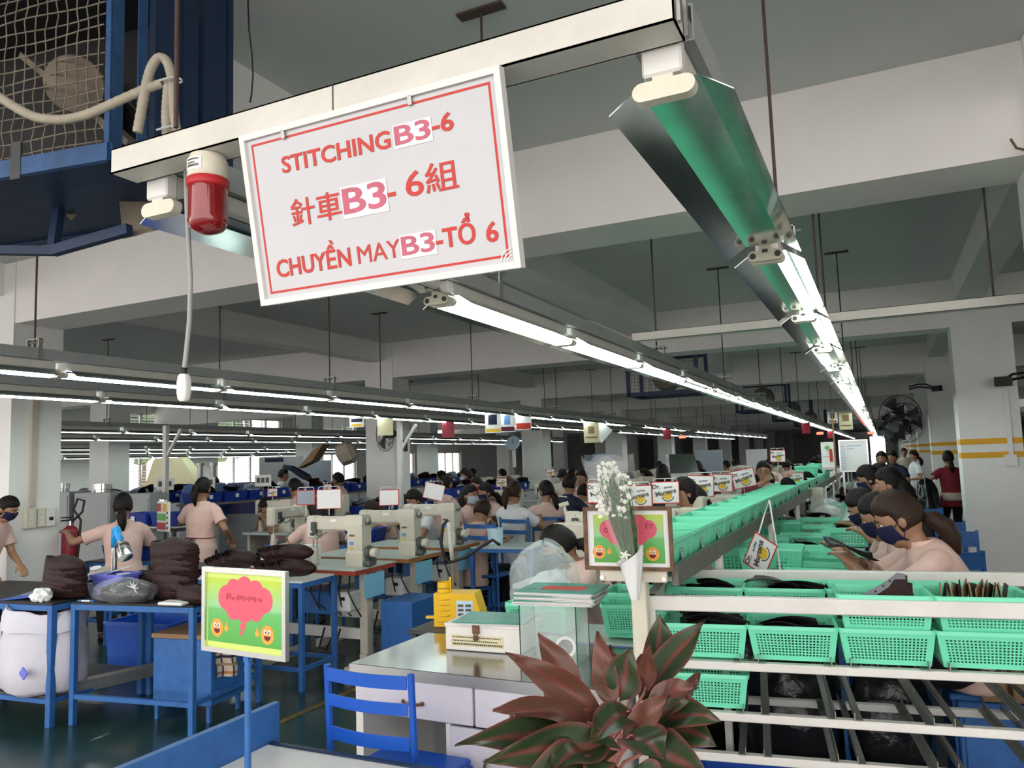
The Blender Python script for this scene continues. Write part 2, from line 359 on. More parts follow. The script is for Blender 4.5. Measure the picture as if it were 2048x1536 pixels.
# ---------------- hanging sign
def frame_mat(o,x,u):   # columns: right, up, normal
    x=Vector(x).normalized(); u=Vector(u); u=(u-x*u.dot(x)).normalized(); n=x.cross(u)
    return Matrix(((x.x,u.x,n.x,o[0]),(x.y,u.y,n.y,o[1]),(x.z,u.z,n.z,o[2]),(0,0,0,1)))
def fit(parent,name,body,x0,x1,yc,cap,m,M,bold=.03,z=.001,ext=.0004):
    size=cap/.727; o=text(name,body,size,m,parent,Matrix.Identity(4),ext,bold*size)
    xs=[v.co.x for v in o.data.vertices]; a,b=min(xs),max(xs); k=(x1-x0)/(b-a)
    o.data.transform(M@Matrix.Translation((x0,yc,z))@Matrix.Diagonal((k,1,1,1))@Matrix.Translation((-a,0,0)))
    return o
def border(b,x0,y0,x1,y1,w,z0,z1,M):
    b.box(x0,y0,z0,x1,y0+w,z1,0,M).box(x0,y1-w,z0,x1,y1,z1,0,M).box(x0,y0+w,z0,x0+w,y1-w,z1,0,M).box(x1-w,y0+w,z0,x1,y1-w,z1,0,M); return b
W,H=.57,.333
sg=thing('hanging_sign','white hanging sign reading STITCHING B3-6 with red border and lettering','sign',(-1.095,1.165,1.872))
FM=frame_mat((0,0,0),(1,0,0),(0,-.06,.323))
MB().box(.006,.006,-.012,W-.006,H-.006,0,0,FM).ob('panel','sign_white',sg)
border(MB(),0,0,W,H,.0115,-.014,.006,FM).ob('frame','white_paint',sg)
border(MB(),.024,.021,W-.022,H-.021,.0042,0,.0006,FM).ob('red_border','red_print',sg)
t=[('STITCHING',.163,.600,.775,.031,'red_print',.02),('-6',.752,.828,.790,.031,'red_print',.02),
   ('針車',.176,.383,.485,.040,'red_print',.008),('-',.565,.596,.50,.03,'red_print',.04),('6',.635,.70,.515,.045,'red_print',.008),('組',.708,.822,.515,.040,'red_print',.008),
   ('CHUYỀN',.083,.396,.195,.034,'red_print',.02),('MAY',.424,.588,.195,.034,'red_print',.0),('-TỔ',.72,.859,.205,.034,'red_print',.02),('6',.894,.935,.195,.034,'red_print',.02)]
for body,a,b_,v,cap,m,bo in t: fit(sg,'lettering',body,a*W,b_*W,v*H,cap,m,FM,bo)
for a,b_,v,cap in ((.617,.747,.78,.033),(.393,.561,.495,.047),(.595,.716,.20,.034)):
    st=MB().box(a*W-.003,v*H-cap*.62,.0006,b_*W+.003,v*H+cap*.62,.0012,0,FM).ob('sticker','paper_gloss',sg)
    fit(st,'sticker_lettering','B3',a*W,b_*W,v*H,cap,'pink_print',FM,.018,.0018)
for u in (.19,.69):
    c=MB(); c.box(u*W-.004,H-.026,0,u*W+.004,H-.010,.006,0,FM); c.ob('clip','galv',sg)
e=MB()
for k,r in enumerate((.010,.016,.022)):
    pts=[FM@Vector((W-.016+r*math.cos(t_),.012+r*math.sin(t_),.001)) for t_ in np.linspace(1.6,3.1,8)]; e.tube(pts,.0012,5)
e.ob('corner_emblem','paper',sg)
# ---------------- red beacon under the trunk, its conduit and the pendant switch
be=thing('warning_beacon','red warning beacon hanging from the near cross trunk left of the sign','beacon',(-1.236,1.155,2.205))
MB().lathe([(.036,0),(.036,-.004),(.040,-.010),(.041,-.046),(.038,-.05)],28).ob('base','cream_enamel',be,40)
MB().lathe([(.041,-.05),(.043,-.053),(.043,-.066),(.040,-.069)],28).ob('collar','red',be,40)
l=MB(); prof=[(.0395,-.069)]+[(.0395+.0006*(i%2),-.069-.0055*i) for i in range(1,14)]+[(.0375,-.150),(.031,-.158),(.018,-.164),(.004,-.167)]
l.lathe(prof,28).ob('lens','red_lens',be,60)
lb=MB(); lb.sheet(lambda u,v:(.0415*math.sin(-.75+1.1*u+.15),-.0415*math.cos(-.75+1.1*u+.15),-.013-.026*v),8,1); lab=lb.ob('label','paper',be)
pb=MB(); rq=random.Random(3)
for j,h in enumerate((.0035,.003,.005)):
    x=-.012
    while x<.018-.008*(j==1): a=-.05+x/.0418; pb.box(.0418*math.sin(a)-.0007,-.0418*math.cos(a)-.0004,-.020-.007*j,.0418*math.sin(a)+.0007,-.0418*math.cos(a),-.020-.007*j+h); x+=.0022
pb.ob('print','logo_grey',lab)
cn=thing('pendant_switch','white pendant switch on a grey cord beside the red beacon','switch',at(368,748,d=1.7))
p0=Vector(cn.location)
path=[at(x,y,d=1.7)-p0 for x,y in ((372,342),(374,420),(378,500),(381,560),(379,640),(373,700),(369,735),(368,752))]
MB().tube(path,.0052,8).ob('cord','tray_grey',cn,True); MB().tube(path[-2:],.0068,8).ob('cord_grip','black',cn,True)
q=MB(); rings=[]
for z,wx,wy in ((0,.009,.007),(-.004,.0125,.009),(-.018,.0148,.0105),(-.042,.0148,.0105),(-.055,.0125,.009),(-.060,.008,.006)):
    rings.append([(wx*math.copysign(abs(math.cos(a))**.5,math.cos(a)),wy*math.copysign(abs(math.sin(a))**.5,math.sin(a)),z) for a in np.linspace(0,2*math.pi,17)[:-1]])
q.loft(rings).ob('switch_body','white_enamel',cn,50)
MB().box(-.0152,-.003,-.016,-.0145,.003,-.010).box(-.0152,-.003,-.05,-.0145,.003,-.044).ob('button','black',cn)
# ---------------- blue fan cage hanging at the top left
cg=thing('fan_cage','blue steel fan cage with dusty wire mesh hanging near the red beacon','fan cage',(-2.03,1.52,2.53),math.radians(9))
f=MB()
f.box(-.022,0,0,.0,.004,.94).box(-.004,0,0,0,.05,.94)   # corner angle iron
f.ob('corner_post','blue_old',cg)
MB().box(-.004,.11,0,0,.15,.94).ob('post','blue_old',cg); MB().box(-1.6,.0,0,-1.56,.04,.655).ob('post','blue_old',cg)
for y0,y1 in ((.19,.32),(.345,.40),(.43,.56)): MB().box(-.03,y0,0,-.006,y1,.94).ob('side_panel','blue_dark',cg)
for y in (.32,.565): MB().box(-.035,y,-.03,.0,y+.025,.94).ob('post','blue_dark',cg)
r=MB().bar((-1.6,0,-.02),(0,0,-.02),.02,.055); r.ob('bottom_rail','blue_old',cg)
MB().bar((0,0,-.02),(0,.6,-.02),.02,.055).ob('bottom_rail','blue_old',cg); MB().bar((-1.6,.6,-.02),(0,.6,-.02),.02,.05).ob('bottom_rail','blue_dark',cg)
MB().box(-1.6,.02,-.03,-.01,.6,-.022).ob('bottom_sheet','blue_dark',cg)
lo=MB().bar((-1.35,-.02,-.17),(-.53,.30,-.19),.03,.03); lo.bar((-.53,.30,-.19),(-.20,.30,-.15),.03,.035).bar((-.53,.30,-.19),(-.53,.32,-.03),.03).bar((-1.3,0,-.17),(-1.3,0,-.03),.03); lo.ob('lower_bracket','blue_dark',cg)
MB().box(-.37,-.012,-.06,-.33,-.006,.06).ob('tie_plate','dark_metal',cg)
MB().box(-1.6,.40,.0,-.04,.41,.655).ob('back_shade_sheet','black',cg); MB().box(-1.6,.02,.64,-.04,.40,.655).ob('top_shade_sheet','black',cg)  # black sheets added to darken the cage inside and block sky light
for k in range(22):
    x=-.045-.041*k; pts=[(x+.004*math.sin(z*90+k),-.004+.004*math.cos(z*75+k),z) for z in np.linspace(0,.655,14)]
    MB().tube(pts,.0024,5).ob('mesh_wire','dusty',cg)
for k in range(16):
    z=.02+.04*k; pts=[(x,-.004+.004*math.cos(x*80+k*2),z+.004*math.sin(x*70+k)) for x in np.linspace(-.98,-.022,14)]
    MB().tube(pts,.0024,5).ob('mesh_wire','dusty',cg)
fan=MB(); fan.lathe([(.02,-.16),(.085,-.15),(.09,-.14),(.09,-.10),(.078,-.095),(.078,.07),(.05,.09),(.012,.1)],22,Matrix.Translation((-.26,.16,.29))@Matrix.Rotation(-1.2,4,'X')@Matrix.Rotation(-.55,4,'Y')); fan.ob('motor','dusty',cg,40)
MB().bar((-.62,.25,.52),(-.02,.12,.05),.05,.02).ob('motor_arm','dusty',cg)
for a in range(4): 
    bl=MB(); t0=a*math.pi/2+.4
    bl.sheet(lambda u,v:(-.30+(.05+.26*u)*math.cos(t0+.55*(v-.5)),.36+.05*(v-.5),.14+(.05+.26*u)*math.sin(t0+.55*(v-.5))),5,3).ob('fan_blade','dusty',cg,True)
MB().tube([(-.19,.1,.36),(-.02,.16,.16)],.004,6).ob('belt','black',cg); MB().tube([(-.13,.2,.30),(-.02,.3,.10)],.004,6).ob('belt','black',cg)
hz=[([(-30,175),(30,215),(70,236),(120,241),(170,232),(230,205),(290,178),(330,165)],'beige flexible conduit sagging across the fan cage mesh'),
    ([(275,265),(284,215),(292,170),(303,132),(318,113),(334,120),(343,150),(346,200),(350,250),(362,285)],'beige flexible conduit looping up beside the fan cage post'),
    ([(338,160),(334,200),(332,240),(335,280)],'short beige conduit tied to the looping conduit')]
for pts,lab in hz:
    P=[at(x,y,d=2.12) for x,y in pts]; o=P[0].copy(); Q=[]
    for i in range(len(P)-1):
        for s in range(8): Q.append(P[i].lerp(P[i+1],s/8)-o)
    for _ in range(10): Q=[Q[0]]+[(Q[i-1]+Q[i]*2+Q[i+1])/4 for i in range(1,len(Q)-1)]+[Q[-1]]
    t=thing('flexible_conduit',lab,'conduit',o); MB().tube(Q,[.0125+.0012*(i%2) for i in range(len(Q))],10).ob('hose','beige_hose',t,50)
    if 'looping' in lab:
        for x,y in ((341,160),(337,258)):
            c=at(x,y,d=2.105)-o; MB().tube([c+Vector((.03*math.cos(a)*.9,.03*math.cos(a)*.43,.004*math.sin(a*2))) +Vector((0,-.012*math.sin(a),0)) for a in np.linspace(0,6.28,12)],.003,5).ob('cable_tie','paper',t)
MB().cyl((0,0,0),(0,0,.75),.006,n=8).ob('hanging_rod','rod',label='brown threaded rod rising beside the blue fan cage conduit',cat='rod',loc=at(352,255,d=2.0)).name='hanging_rod'
c0=at(500,190,d=2.75); cc=thing('slack_cable','thin black slack cable on the right edge of the blue fan cage','cable',c0)
MB().tube([at(x,y,d=2.75)-c0 for x,y in ((496,0),(498,60),(504,110),(506,150),(503,190),(500,205))],.003,6).ob('wire','black',cc,True)
# small far cages in the middle of the hall
def far_cage(x,y,z,label):
    t=thing('fan_cage',label,'fan cage',(x,y,z),0,'fan cages along the hall')
    f=MB()
    for a in (0,1.0):
        for b_ in (0,.7):
            f.bar((a,b_,0),(a,b_,.62),.05)
        f.bar((a,0,.02),(a,.7,.02),.05).bar((a,0,.6),(a,.7,.6),.05)
    for b_ in (0,.7): f.bar((0,b_,.02),(1,b_,.02),.05).bar((0,b_,.6),(1,b_,.6),.05)
    f.ob('frame','blue_dark',t)
    for a in (0,1.0):
        for b_ in (0,.7): MB().bar((a,b_,.6),(a,b_,CZ-z-.01),.04).ob('hanger_post','blue_dark',t)
    MB().bar((.05,0,.62),(.2,0,1.0),.03).bar((.95,0,.62),(.8,0,1.0),.03).ob('brace','blue_dark',t)
    m=MB()
    for k in range(1,20): m.box(k*.05-.002,-.004,0,k*.05+.002,0,.6)
    for k in range(1,12): m.box(0,-.004,k*.05-.002,1,0,k*.05+.002)
    o=m.ob('mesh_panel','dark_metal',t)
    MB().lathe([(.05,-.15),(.2,-.1),(.24,0),(.2,.1),(.05,.15)],16,Matrix.Translation((.5,.35,.3))@Matrix.Rotation(1.57,4,'X')).ob('fan','dusty',t,40)
    return t
for i,(x,y,z) in enumerate(((-3.3,10.95,2.42),(-2.75,17.0,2.40),(-2.75,23.0,2.40),(-2.75,29,2.4))):
    far_cage(x,y,z,['dark blue fan cage above the second light row, leftmost','dark blue fan cage first of the line beside the second light row','dark blue fan cage second of the line beside the second light row','dark blue fan cage third of the line beside the second light row'][i])
# ---------------- perforated green baskets
def rrect(hx,hy,r,z,n=4):
    p=[]
    for cx,cy,a0 in ((hx-r,hy-r,0),(-hx+r,hy-r,90),(-hx+r,-hy+r,180),(hx-r,-hy+r,270)):
        for k in range(n+1): a=math.radians(a0+90*k/n); p.append((cx+r*math.cos(a),cy+r*math.sin(a),z))
    return p
def solid(mb,name,m,t,smooth=False,off=-1):
    o=bpy.data.objects.new('tmp',mb.mesh('tmp',m,smooth)); COL.objects.link(o)
    md=o.modifiers.new('s','SOLIDIFY'); md.thickness=t; md.offset=off
    me=bpy.data.meshes.new_from_object(o.evaluated_get(bpy.context.evaluated_depsgraph_get())); bpy.data.objects.remove(o); me.name=name
    return me
def perf(b,bl,br,tr,tl,nx,ny,u0,u1,v0,v1,fr=.6,mi=0):
    us=[0]; 
    for k in range(nx): p=(u1-u0)/nx; us+=[u0+p*(k+(1-fr)/2),u0+p*(k+(1+fr)/2)]
    us.append(1); vs_=[0]
    for k in range(ny): p=(v1-v0)/ny; vs_+=[v0+p*(k+(1-fr)/2),v0+p*(k+(1+fr)/2)]
    vs_.append(1); bl,br,tr,tl=[Vector(q) for q in (bl,br,tr,tl)]
    P=lambda u,v: (bl.lerp(br,u)).lerp(tl.lerp(tr,u),v)
    V=[P(u,v) for v in vs_ for u in us]; n=len(us); f=[]
    for j in range(len(vs_)-1):
        for i in range(n-1):
            if i%2==1 and j%2==1: continue
            f.append((j*n+i,j*n+i+1,(j+1)*n+i+1,(j+1)*n+i))
    b.add(V,f,None,mi)
def basket_meshes(L,W,H,key,nl=21,nw=14,nh=8,fr=.6,front_solid=False):
    a,b_=L/2,W/2; a2,b2=a*.86,b_*.84; c=.018
    s=MB(); z0,z1=.004,H-.012
    bot=[(-a2,-b2),(a2,-b2),(a2,b2),(-a2,b2)]; top=[(-a*.97,-b_*.97),(a*.97,-b_*.97),(a*.97,b_*.97),(-a*.97,b_*.97)]
    for k in range(4):
        p,q=bot[k],bot[(k+1)%4]; P,Q=top[k],top[(k+1)%4]
        if front_solid and k in (0,2):   # long walls: plain with a slotted band near the rim
            perf(s,(*p,z0),(*q,z0),(*Q,z1),(*P,z1),9,3,.08,.92,.10,.86,.16)
        else: perf(s,(*p,z0),(*q,z0),(*Q,z1),(*P,z1),nl if k%2==0 else nw,nh,.07,.93,.14,.86,fr)
    s.add([(*p,z0) for p in bot],[(3,2,1,0)])
    walls=solid(s,'walls','green',.003)
    r=MB(); out=[rrect(a*.955,b_*.955,c,H-.013),rrect(a*.97,b_*.965,c,H-.002),rrect(a-.002,b_-.002,c+.004,H),rrect(a,b_,c+.004,H-.003),rrect(a,b_,c+.004,H-.016),rrect(a-.003,b_-.003,c+.004,H-.016)]
    r.loft(out,False); rim=r.mesh('rim','green',40)
    return walls,rim
BK={'near':basket_meshes(.322,.25,.13,'n'),'conv':basket_meshes(.37,.27,.13,'c',12,12,5,.55,True),'far':basket_meshes(.36,.27,.13,'f',12,9,4,.55)}
def basket(kind,loc,rz,label,grp,card=False,tilt=None):
    t=thing('basket',label,'basket',loc,rz,grp); w_=link('walls',BK[kind][0],t); link('rim',BK[kind][1],t)
    if tilt: t.rotation_euler=(tilt[0],tilt[1],rz)
    if card:
        c=link('label_card',CARD,t,loc=(.02,-.1275,.066),rot=(math.radians(80),0,0))
    return t
cb_=MB().box(-.03,-.034,-.0008,.03,.034,.0008); 
for k in range(5): cb_.box(-.028,-.03+.013*k,.0008,.028,-.027+.013*k,.0012,0,None,1)
for k in range(3): cb_.box(-.02+.018*k,-.03,.0008,-.018+.018*k,.03,.0012,0,None,1)
mat('card_green',(.24,.58,.44),.3); mat('card_ink',(.10,.22,.17),.5); CARD=cb_.mesh('label_card',['card_green','card_ink'])
# ---------------- front white rack of angle iron with the big baskets
RA=math.radians(8.0); RK=Vector((-.857,3.0,0))
def rk(x,y,z): return RK+Vector((x*math.cos(RA)-y*math.sin(RA),x*math.sin(RA)+y*math.cos(RA),z))
rack=thing('basket_rack','white angle-iron flow rack in front holding rows of green baskets','rack',RK,RA)
RL=2.0; RD=.70; RZ=1.012
for x,y in ((0,0),(0,RD),(RL,0),(RL,RD)): MB().box(x-.02,y-.02,0,x+.02,y+.02,RZ,.003).ob('leg','white_paint',rack)
for y in (0,RD): MB().box(-.022,y-.022,RZ-.055,RL,y+.022,RZ,.004).ob('top_rail','white_paint',rack)
for x in (0,RL): MB().box(x-.022,.02,RZ-.053,x+.022,RD-.02,RZ-.002,.004).ob('top_rail','white_paint',rack)
SH=[.775,.592,.445]
ang=MB().box(0,0,0,.028,RD+.04,.003).box(0,0,0,.003,RD+.04,.028).mesh('runner','galv')
ang2=MB().box(-.028,0,0,0,RD+.04,.003).box(-.003,0,0,0,RD+.04,.028).mesh('runner','galv')
for z in SH:
    MB().box(-.02,-.02,z-.03,RL,.016,z,.003).ob('shelf_bar','white_paint',rack)
    MB().box(-.02,RD-.016,z-.03,RL,RD+.02,z,.003).ob('shelf_bar','white_paint',rack)
    for k in range(6):
        x=.04+.316*k
        link('runner',ang,rack,loc=(x+.03,-.02,z)); link('runner',ang2,rack,loc=(x+.285,-.02,z))
for k in range(4):
    L1=['left end','second from the left','third from the left','right end'][k]
    xs=.197+.316*k
    basket('near',rk(xs,.118,.779),RA,'green perforated basket on the rack front row, '+L1,'baskets on the front rack')
    basket('near',rk(xs,.405,.779),RA,'green perforated basket behind the rack front row, '+L1,'baskets on the front rack')
    basket('near',rk(xs-.01,.41,.868),RA-.03,'green basket nested in the back-row rack basket, '+L1,'baskets on the front rack')
    if k>=2: basket('near',rk(xs+.006,.123,.897),RA+.02*(k-2.5),'green basket nested in the front-row rack basket, '+L1,'baskets on the front rack')
basket('near',rk(.19,.118,.596),RA,'green perforated basket alone on the second rack shelf','baskets on the front rack')
basket('near',rk(-.12,.46,.78),RA+.1,'green perforated basket low at the left rack leg','baskets on the front rack')
# leather pieces lying in the rack baskets
def piece(seed,m,sc=1,th=.002):
    r=random.Random(seed); k=[.8+.4*r.random() for _ in range(4)]
    def fn(u,v):
        x=(u-.5)*.23*sc; wv=(.055+.03*math.sin(u*3.1*k[0]+.3))*sc; y=(v-.5)*2*wv+.02*math.sin(u*4*k[1])*sc
        return (x,y,.022*sc*math.sin(u*3.4*k[2]+v*2)+.012*math.cos(v*5*k[3]))
    return solid(MB().sheet(fn,8,4),'leather_piece',m,th,True)
PC=[piece(1,'black_leather'),piece(2,'black_leather'),piece(3,'brown_leather'),piece(4,'black_leather',.7)]
def pieces(c,n,label,grp,sp=.07,zst=.008,ms=(0,1,3),seed=0,rz=0):
    r=random.Random(seed)
    for k in range(n):
        link('leather_piece',PC[r.choice(ms)],None,label+(', %s up'%nth(k) if n>1 else ''),'leather piece',grp,loc=(c[0]+r.uniform(-sp,sp),c[1]+r.uniform(-sp,sp)*.5,c[2]+k*zst),rot=(r.uniform(-.25,.25),r.uniform(-.25,.25),rz+r.uniform(-.4,.4)))
pieces(rk(.20,.12,.865),6,'black leather cut piece heaped in the leftmost front-row basket','pieces in the leftmost basket',.05,.011,(0,1),1)
pieces(rk(.52,.13,.85),5,'black leather cut piece lying in the second front-row basket','pieces in the second basket',.05,.008,(0,1,3),2)
pieces(rk(.20,.41,.955),4,'dark leather cut piece in the basket behind the leftmost','pieces in the back-left basket',.05,.01,(0,3),3)
pieces(rk(.52,.41,.955),5,'dark leather cut piece in the back basket second from left','pieces in the back second basket',.06,.01,(0,1),4)
# maroon boot quarter with grey eyelet facing, standing in the nested basket
uq=thing('boot_quarter','maroon leather boot quarter with grey eyelet strip standing in the third basket','shoe part',rk(.83,.03,.962),RA); uq.scale=(1.12,1.12,1.12)
outl=[(-.155,.0),(-.15,.030),(-.05,.058),(.02,.100),(.055,.128),(.085,.122),(.082,.09),(.095,.045),(.135,.0)]
Mq=Matrix.Rotation(math.radians(62),4,'X')
MB().prism(outl,0,.003,Mq).ob('quarter','brown_leather',uq)
strip=[(-.155,.008),(-.15,.032),(-.05,.060),(.02,.102),(.055,.130),(.078,.126),(.078,.108),(.045,.108),(.025,.082),(-.04,.038),(-.145,.012)]
st=MB().prism(strip,.0032,.0058,Mq).ob('eyelet_strip','grey_leather',uq)
MB().prism([(x*1.0+.014,y-.02) for x,y in outl],-.016,-.013,Mq).ob('lining','brown_leather',uq)
for x,y in ((-.135,.023),(-.105,.031),(-.075,.041),(-.045,.050),(-.017,.066),(.008,.084),(.03,.101)):
    MB().cyl(Mq@Vector((x,y,.002)),Mq@Vector((x,y,.0072)),.0035,n=8).ob('eyelet','black',st)
r=random.Random(5)
for k in range(14):
    m=['card_wood','brown_leather','card_wood'][k%3]
    link('shoe_tongue',MB().box(-.05,-.002,-.03,.05,.002,.03).mesh('shoe_tongue',m),None,'%s cut tongue bundled in the rightmost nested basket, %s from the left'%('brown' if k%3==1 else 'tan',nth(k)),'leather piece','tongues in the rightmost basket',loc=rk(1.04+.016*k,.15,1.02),rot=(r.uniform(-.2,.2),r.uniform(-.3,.3),RA+1.3+r.uniform(-.2,.2)))
# under the rack: black bin bags, blue crates, cartons, boots
def blob(c,rx,ry,rz,seed,n=28,m=16,amp=.12,flat=True,fq=5):
    r=random.Random(seed); ph=[r.random()*6 for _ in range(8)]; v=MB(); v.ell((0,0,0),1,n,m)
    out=[]
    for x,y,z in v.v:
        a=math.atan2(y,x); d=1+amp*(math.sin(a*fq+ph[0]+z*3)+.6*math.sin(a*9+ph[1]-z*5)+.5*math.sin(z*8+ph[2]+a*2)); 
        zz=max(z*d,-.72) if flat else z*d
        out.append((c[0]+x*d*rx,c[1]+y*d*ry,c[2]+zz*rz))
    v.v=out; return v
def sack(name,label,cat,c,r3,m,seed,knot=True,grp=None,amp=.06):
    t=thing(name,label,cat,(c[0],c[1],c[2]),0,grp)
    o=blob((0,0,r3[2]*.72),*r3,seed,amp=amp).ob('bag',m,t,True)
    if knot:
        k=MB(); zt=r3[2]*1.62; k.lathe([(r3[0]*.35,zt-.06),(.03,zt),(.02,zt+.03),(.05,zt+.08),(.02,zt+.085)],14); k.ob('tied_neck',m,t,True)
    return t
sack('bin_bag','glossy black plastic bag bulging under the rack, left one','plastic bag',rk(.48,.98,0),(.24,.22,.42),'black_bag',1)
sack('bin_bag','glossy black plastic bag bulging under the rack, middle one','plastic bag',rk(.93,1.0,0),(.19,.2,.38),'black_bag',2)
sack('bin_bag','glossy black plastic bag under the rack beside the cartons','plastic bag',rk(.10,1.3,0),(.22,.2,.30),'black_bag',3)
def crate(loc,rz,d,m,label,grp=None,lip=True):
    t=thing('plastic_crate',label,'crate',loc,rz,grp); L,W_,H_=d
    b=MB(); o=[rrect(L/2*.92,W_/2*.92,.02,0),rrect(L/2,W_/2,.02,H_),rrect(L/2-.008,W_/2-.008,.016,H_),rrect(L/2*.92-.008,W_/2*.92-.008,.016,.008)]
    b.loft(o,True); b.ob('shell',m,t,50)
    if lip: MB().loft([rrect(L/2-.001,W_/2-.001,.02,H_-.02),rrect(L/2+.012,W_/2+.012,.025,H_-.02),rrect(L/2+.012,W_/2+.012,.025,H_),rrect(L/2-.001,W_/2-.001,.02,H_)],False).ob('rim',m,t,50)
    return t
crate(rk(.36,.45,0),RA,(.5,.36,.20),'blue_bright','dark blue crate on the floor under the rack, left one')
crate(rk(.92,.45,0),RA,(.5,.36,.20),'blue_bright','dark blue crate on the floor under the rack, middle one')
for k in range(3):
    t=thing('carton','brown tied carton on the shelf beyond the rack, %s from the left'%nth(k),'carton',rk(1.36+.12*k,.98,.42),RA+.05*k)
    MB().box(-.05,-.08,0,.05,.08,.2,.006).ob('box','card_wood',t); MB().box(-.052,-.01,0,.052,.01,.202).ob('tape','poster_cream',t)
cbx=thing('blue_cabinet','bright blue steel cabinet standing beyond the rack under the cartons','cabinet',rk(1.45,1.02,0),RA)
MB().box(-.24,-.12,0,.28,.2,.415,.006).ob('body','blue_frame',cbx); MB().box(-.22,-.128,.04,.26,-.12,.38,.003).ob('door','blue_frame',cbx); MB().box(.2,-.14,.2,.22,-.128,.26).ob('handle','chrome',cbx)
def boot(loc,rz,label):
    t=thing('rubber_boot',label,'boot',loc,rz,'boots by the rack'); b=MB()
    def ring(z,cx,rx,ry): return [(cx+rx*math.cos(a),ry*math.sin(a),z) for a in np.linspace(0,2*math.pi,17)[:-1]]
    b.loft([ring(.012,.05,.13,.045),ring(.04,.05,.135,.048),ring(.07,.03,.11,.046),ring(.10,-.01,.065,.045),ring(.18,-.03,.05,.044),ring(.28,-.03,.056,.05),ring(.28,-.03,.05,.044),ring(.15,-.03,.04,.035)]).ob('upper','black_leather',t,50)
    b=MB(); b.loft([ring(0,.05,.132,.047),ring(.014,.05,.134,.048)]).ob('sole','rubber',t)
boot(rk(1.75,.55,0),.6,'black boot on the floor behind the rack, left of the pair'); boot(rk(1.9,.5,0),.4,'black boot on the floor behind the rack, right of the pair')
# ---------------- steel-topped white desk with drawers
dk=thing('office_desk','white office desk with stainless steel top and dark drawer handles','desk',(-2.0,2.655,0),math.radians(-1))
DW,DD=1.05,.57
MB().box(-.02,-.018,.712,DW+.02,DD,.75,.003).ob('steel_top','steel',dk); MB().box(-.022,-.0205,.708,DW+.022,-.018,.749).box(-.0225,-.0205,.708,-.02,DD,.749).ob('steel_edge','steel_brushed',dk)
MB().box(-.005,.0,.0,.03,DD-.02,.71).ob('side_panel','white_enamel',dk); MB().box(DW-.03,0,0,DW,DD-.02,.71).ob('side_panel','white_enamel',dk)
MB().box(.03,DD-.04,.1,DW-.03,DD-.03,.71).ob('back_panel','tray_grey',dk)
dr=MB().box(.005,-.012,.565,.545,.01,.705,.003).ob('drawer','sack',dk)
dr2=MB().box(.555,-.012,.565,DW-.01,.01,.705,.003).ob('drawer','sack',dk)
MB().box(.42,0,.02,.44,DD-.04,.56).ob('partition','white_enamel',dk)
dd=MB().box(.445,-.010,.03,DW-.01,.008,.555,.003).ob('door','sack',dk)
def dhandle(p,vert,par):
    b=MB(); e=Vector((0,0,.09)) if vert else Vector((.09,0,0)); p=Vector(p)
    b.tube([p,p+Vector((0,-.018,0))+e*.12,p+Vector((0,-.024,0))+e*.5,p+Vector((0,-.018,0))+e*.88,p+e],[.005,.006,.0045,.006,.005],8)
    b.ell(p,(.009,.006,.009),8,6).ell(p+e,(.009,.006,.009),8,6); b.ob('handle','rust',par,True)
dhandle((.235,-.014,.625),False,dr); dhandle((.71,-.014,.62),False,dr2); dhandle((.60,-.012,.36),True,dd)
MB().cyl((.265,-.012,.688),(.265,-.02,.688),.011,n=14).cyl((.265,-.02,.688),(.265,-.022,.688),.005,n=8).ob('lock','chrome',dr,30)
# white suggestion box with lock and printed notice, green folders, acrylic box, yellow machine
wb=thing('ballot_box','white steel box with padlock and printed notice on the desk','box',(-1.755,2.955,.752),math.radians(2))
MB().box(0,0,0,.352,.2,.105,.003).ob('body','white_paint',wb); MB().box(-.004,-.004,.098,.356,.204,.112,.003).ob('lid','white_paint',wb)
nt_=MB().box(.028,-.0015,.018,.275,0,.066).ob('notice','poster_cream',wb)
rq=random.Random(8); pb=MB()
for j in range(3):
    x=.036
    while x<.262-.02*(j==1): w_=rq.uniform(.004,.012) if j<2 else .0075; pb.box(x,-.0021,.054-.015*j,x+w_,-.0015,.054-.015*j+(.005 if j<2 else .008)); x+=w_+rq.uniform(.0015,.003)
pb.ob('print','logo_grey',nt_)
lk=MB().box(.135,-.014,.075,.165,0,.112,.002); lk.tube([(.143,-.01,.075),(.143,-.012,.062),(.15,-.013,.056),(.157,-.012,.062),(.157,-.01,.075)],.003,6); lk.cb((.15,-.012,.058),(.02,.012,.02),.003); lk.ob('padlock','rust',wb)
def folder(loc,rz,m,label,red=False,sx=.32,sy=.23,grp=None):
    t=thing('document_folder',label,'folder',loc,rz,grp)
    MB().box(-sx/2,-sy/2,0,sx/2,sy/2,.003).ob('cover',m,t); 
    p=MB()
    for k in range(3): p.cb((.004*(k-1),-.004*k,-.002-.002*k),(sx*.97,sy*.96,.0012),0,.015*(k-1))
    p.ob('sheets','paper',t)
    if red: MB().box(-.08,-.05,.003,.10,.03,.004).ob('red_print','red_print',t)
    return t
mat('folder_green',(.03,.30,.22),.25,var=.2,scale=6)
folder((-1.56,3.06,.873),.12,'folder_green','green plastic folder lying on the white lock box')
ab=thing('acrylic_box','clear acrylic display box with dark edges standing on the desk','display box',(-1.36,2.87,.752),math.radians(4))
aw,ad,ah=.235,.17,.225
for nm,x0,y0,z0,x1,y1,z1 in (('pane',0,0,0,aw,.003,ah),('pane',0,ad-.003,0,aw,ad,ah),('pane',0,.003,0,.003,ad-.003,ah),('pane',aw-.003,.003,0,aw,ad-.003,ah),('pane',0,0,ah,aw,ad,ah+.003)): MB().box(x0,y0,z0,x1,y1,z1).ob(nm,'glass',ab)
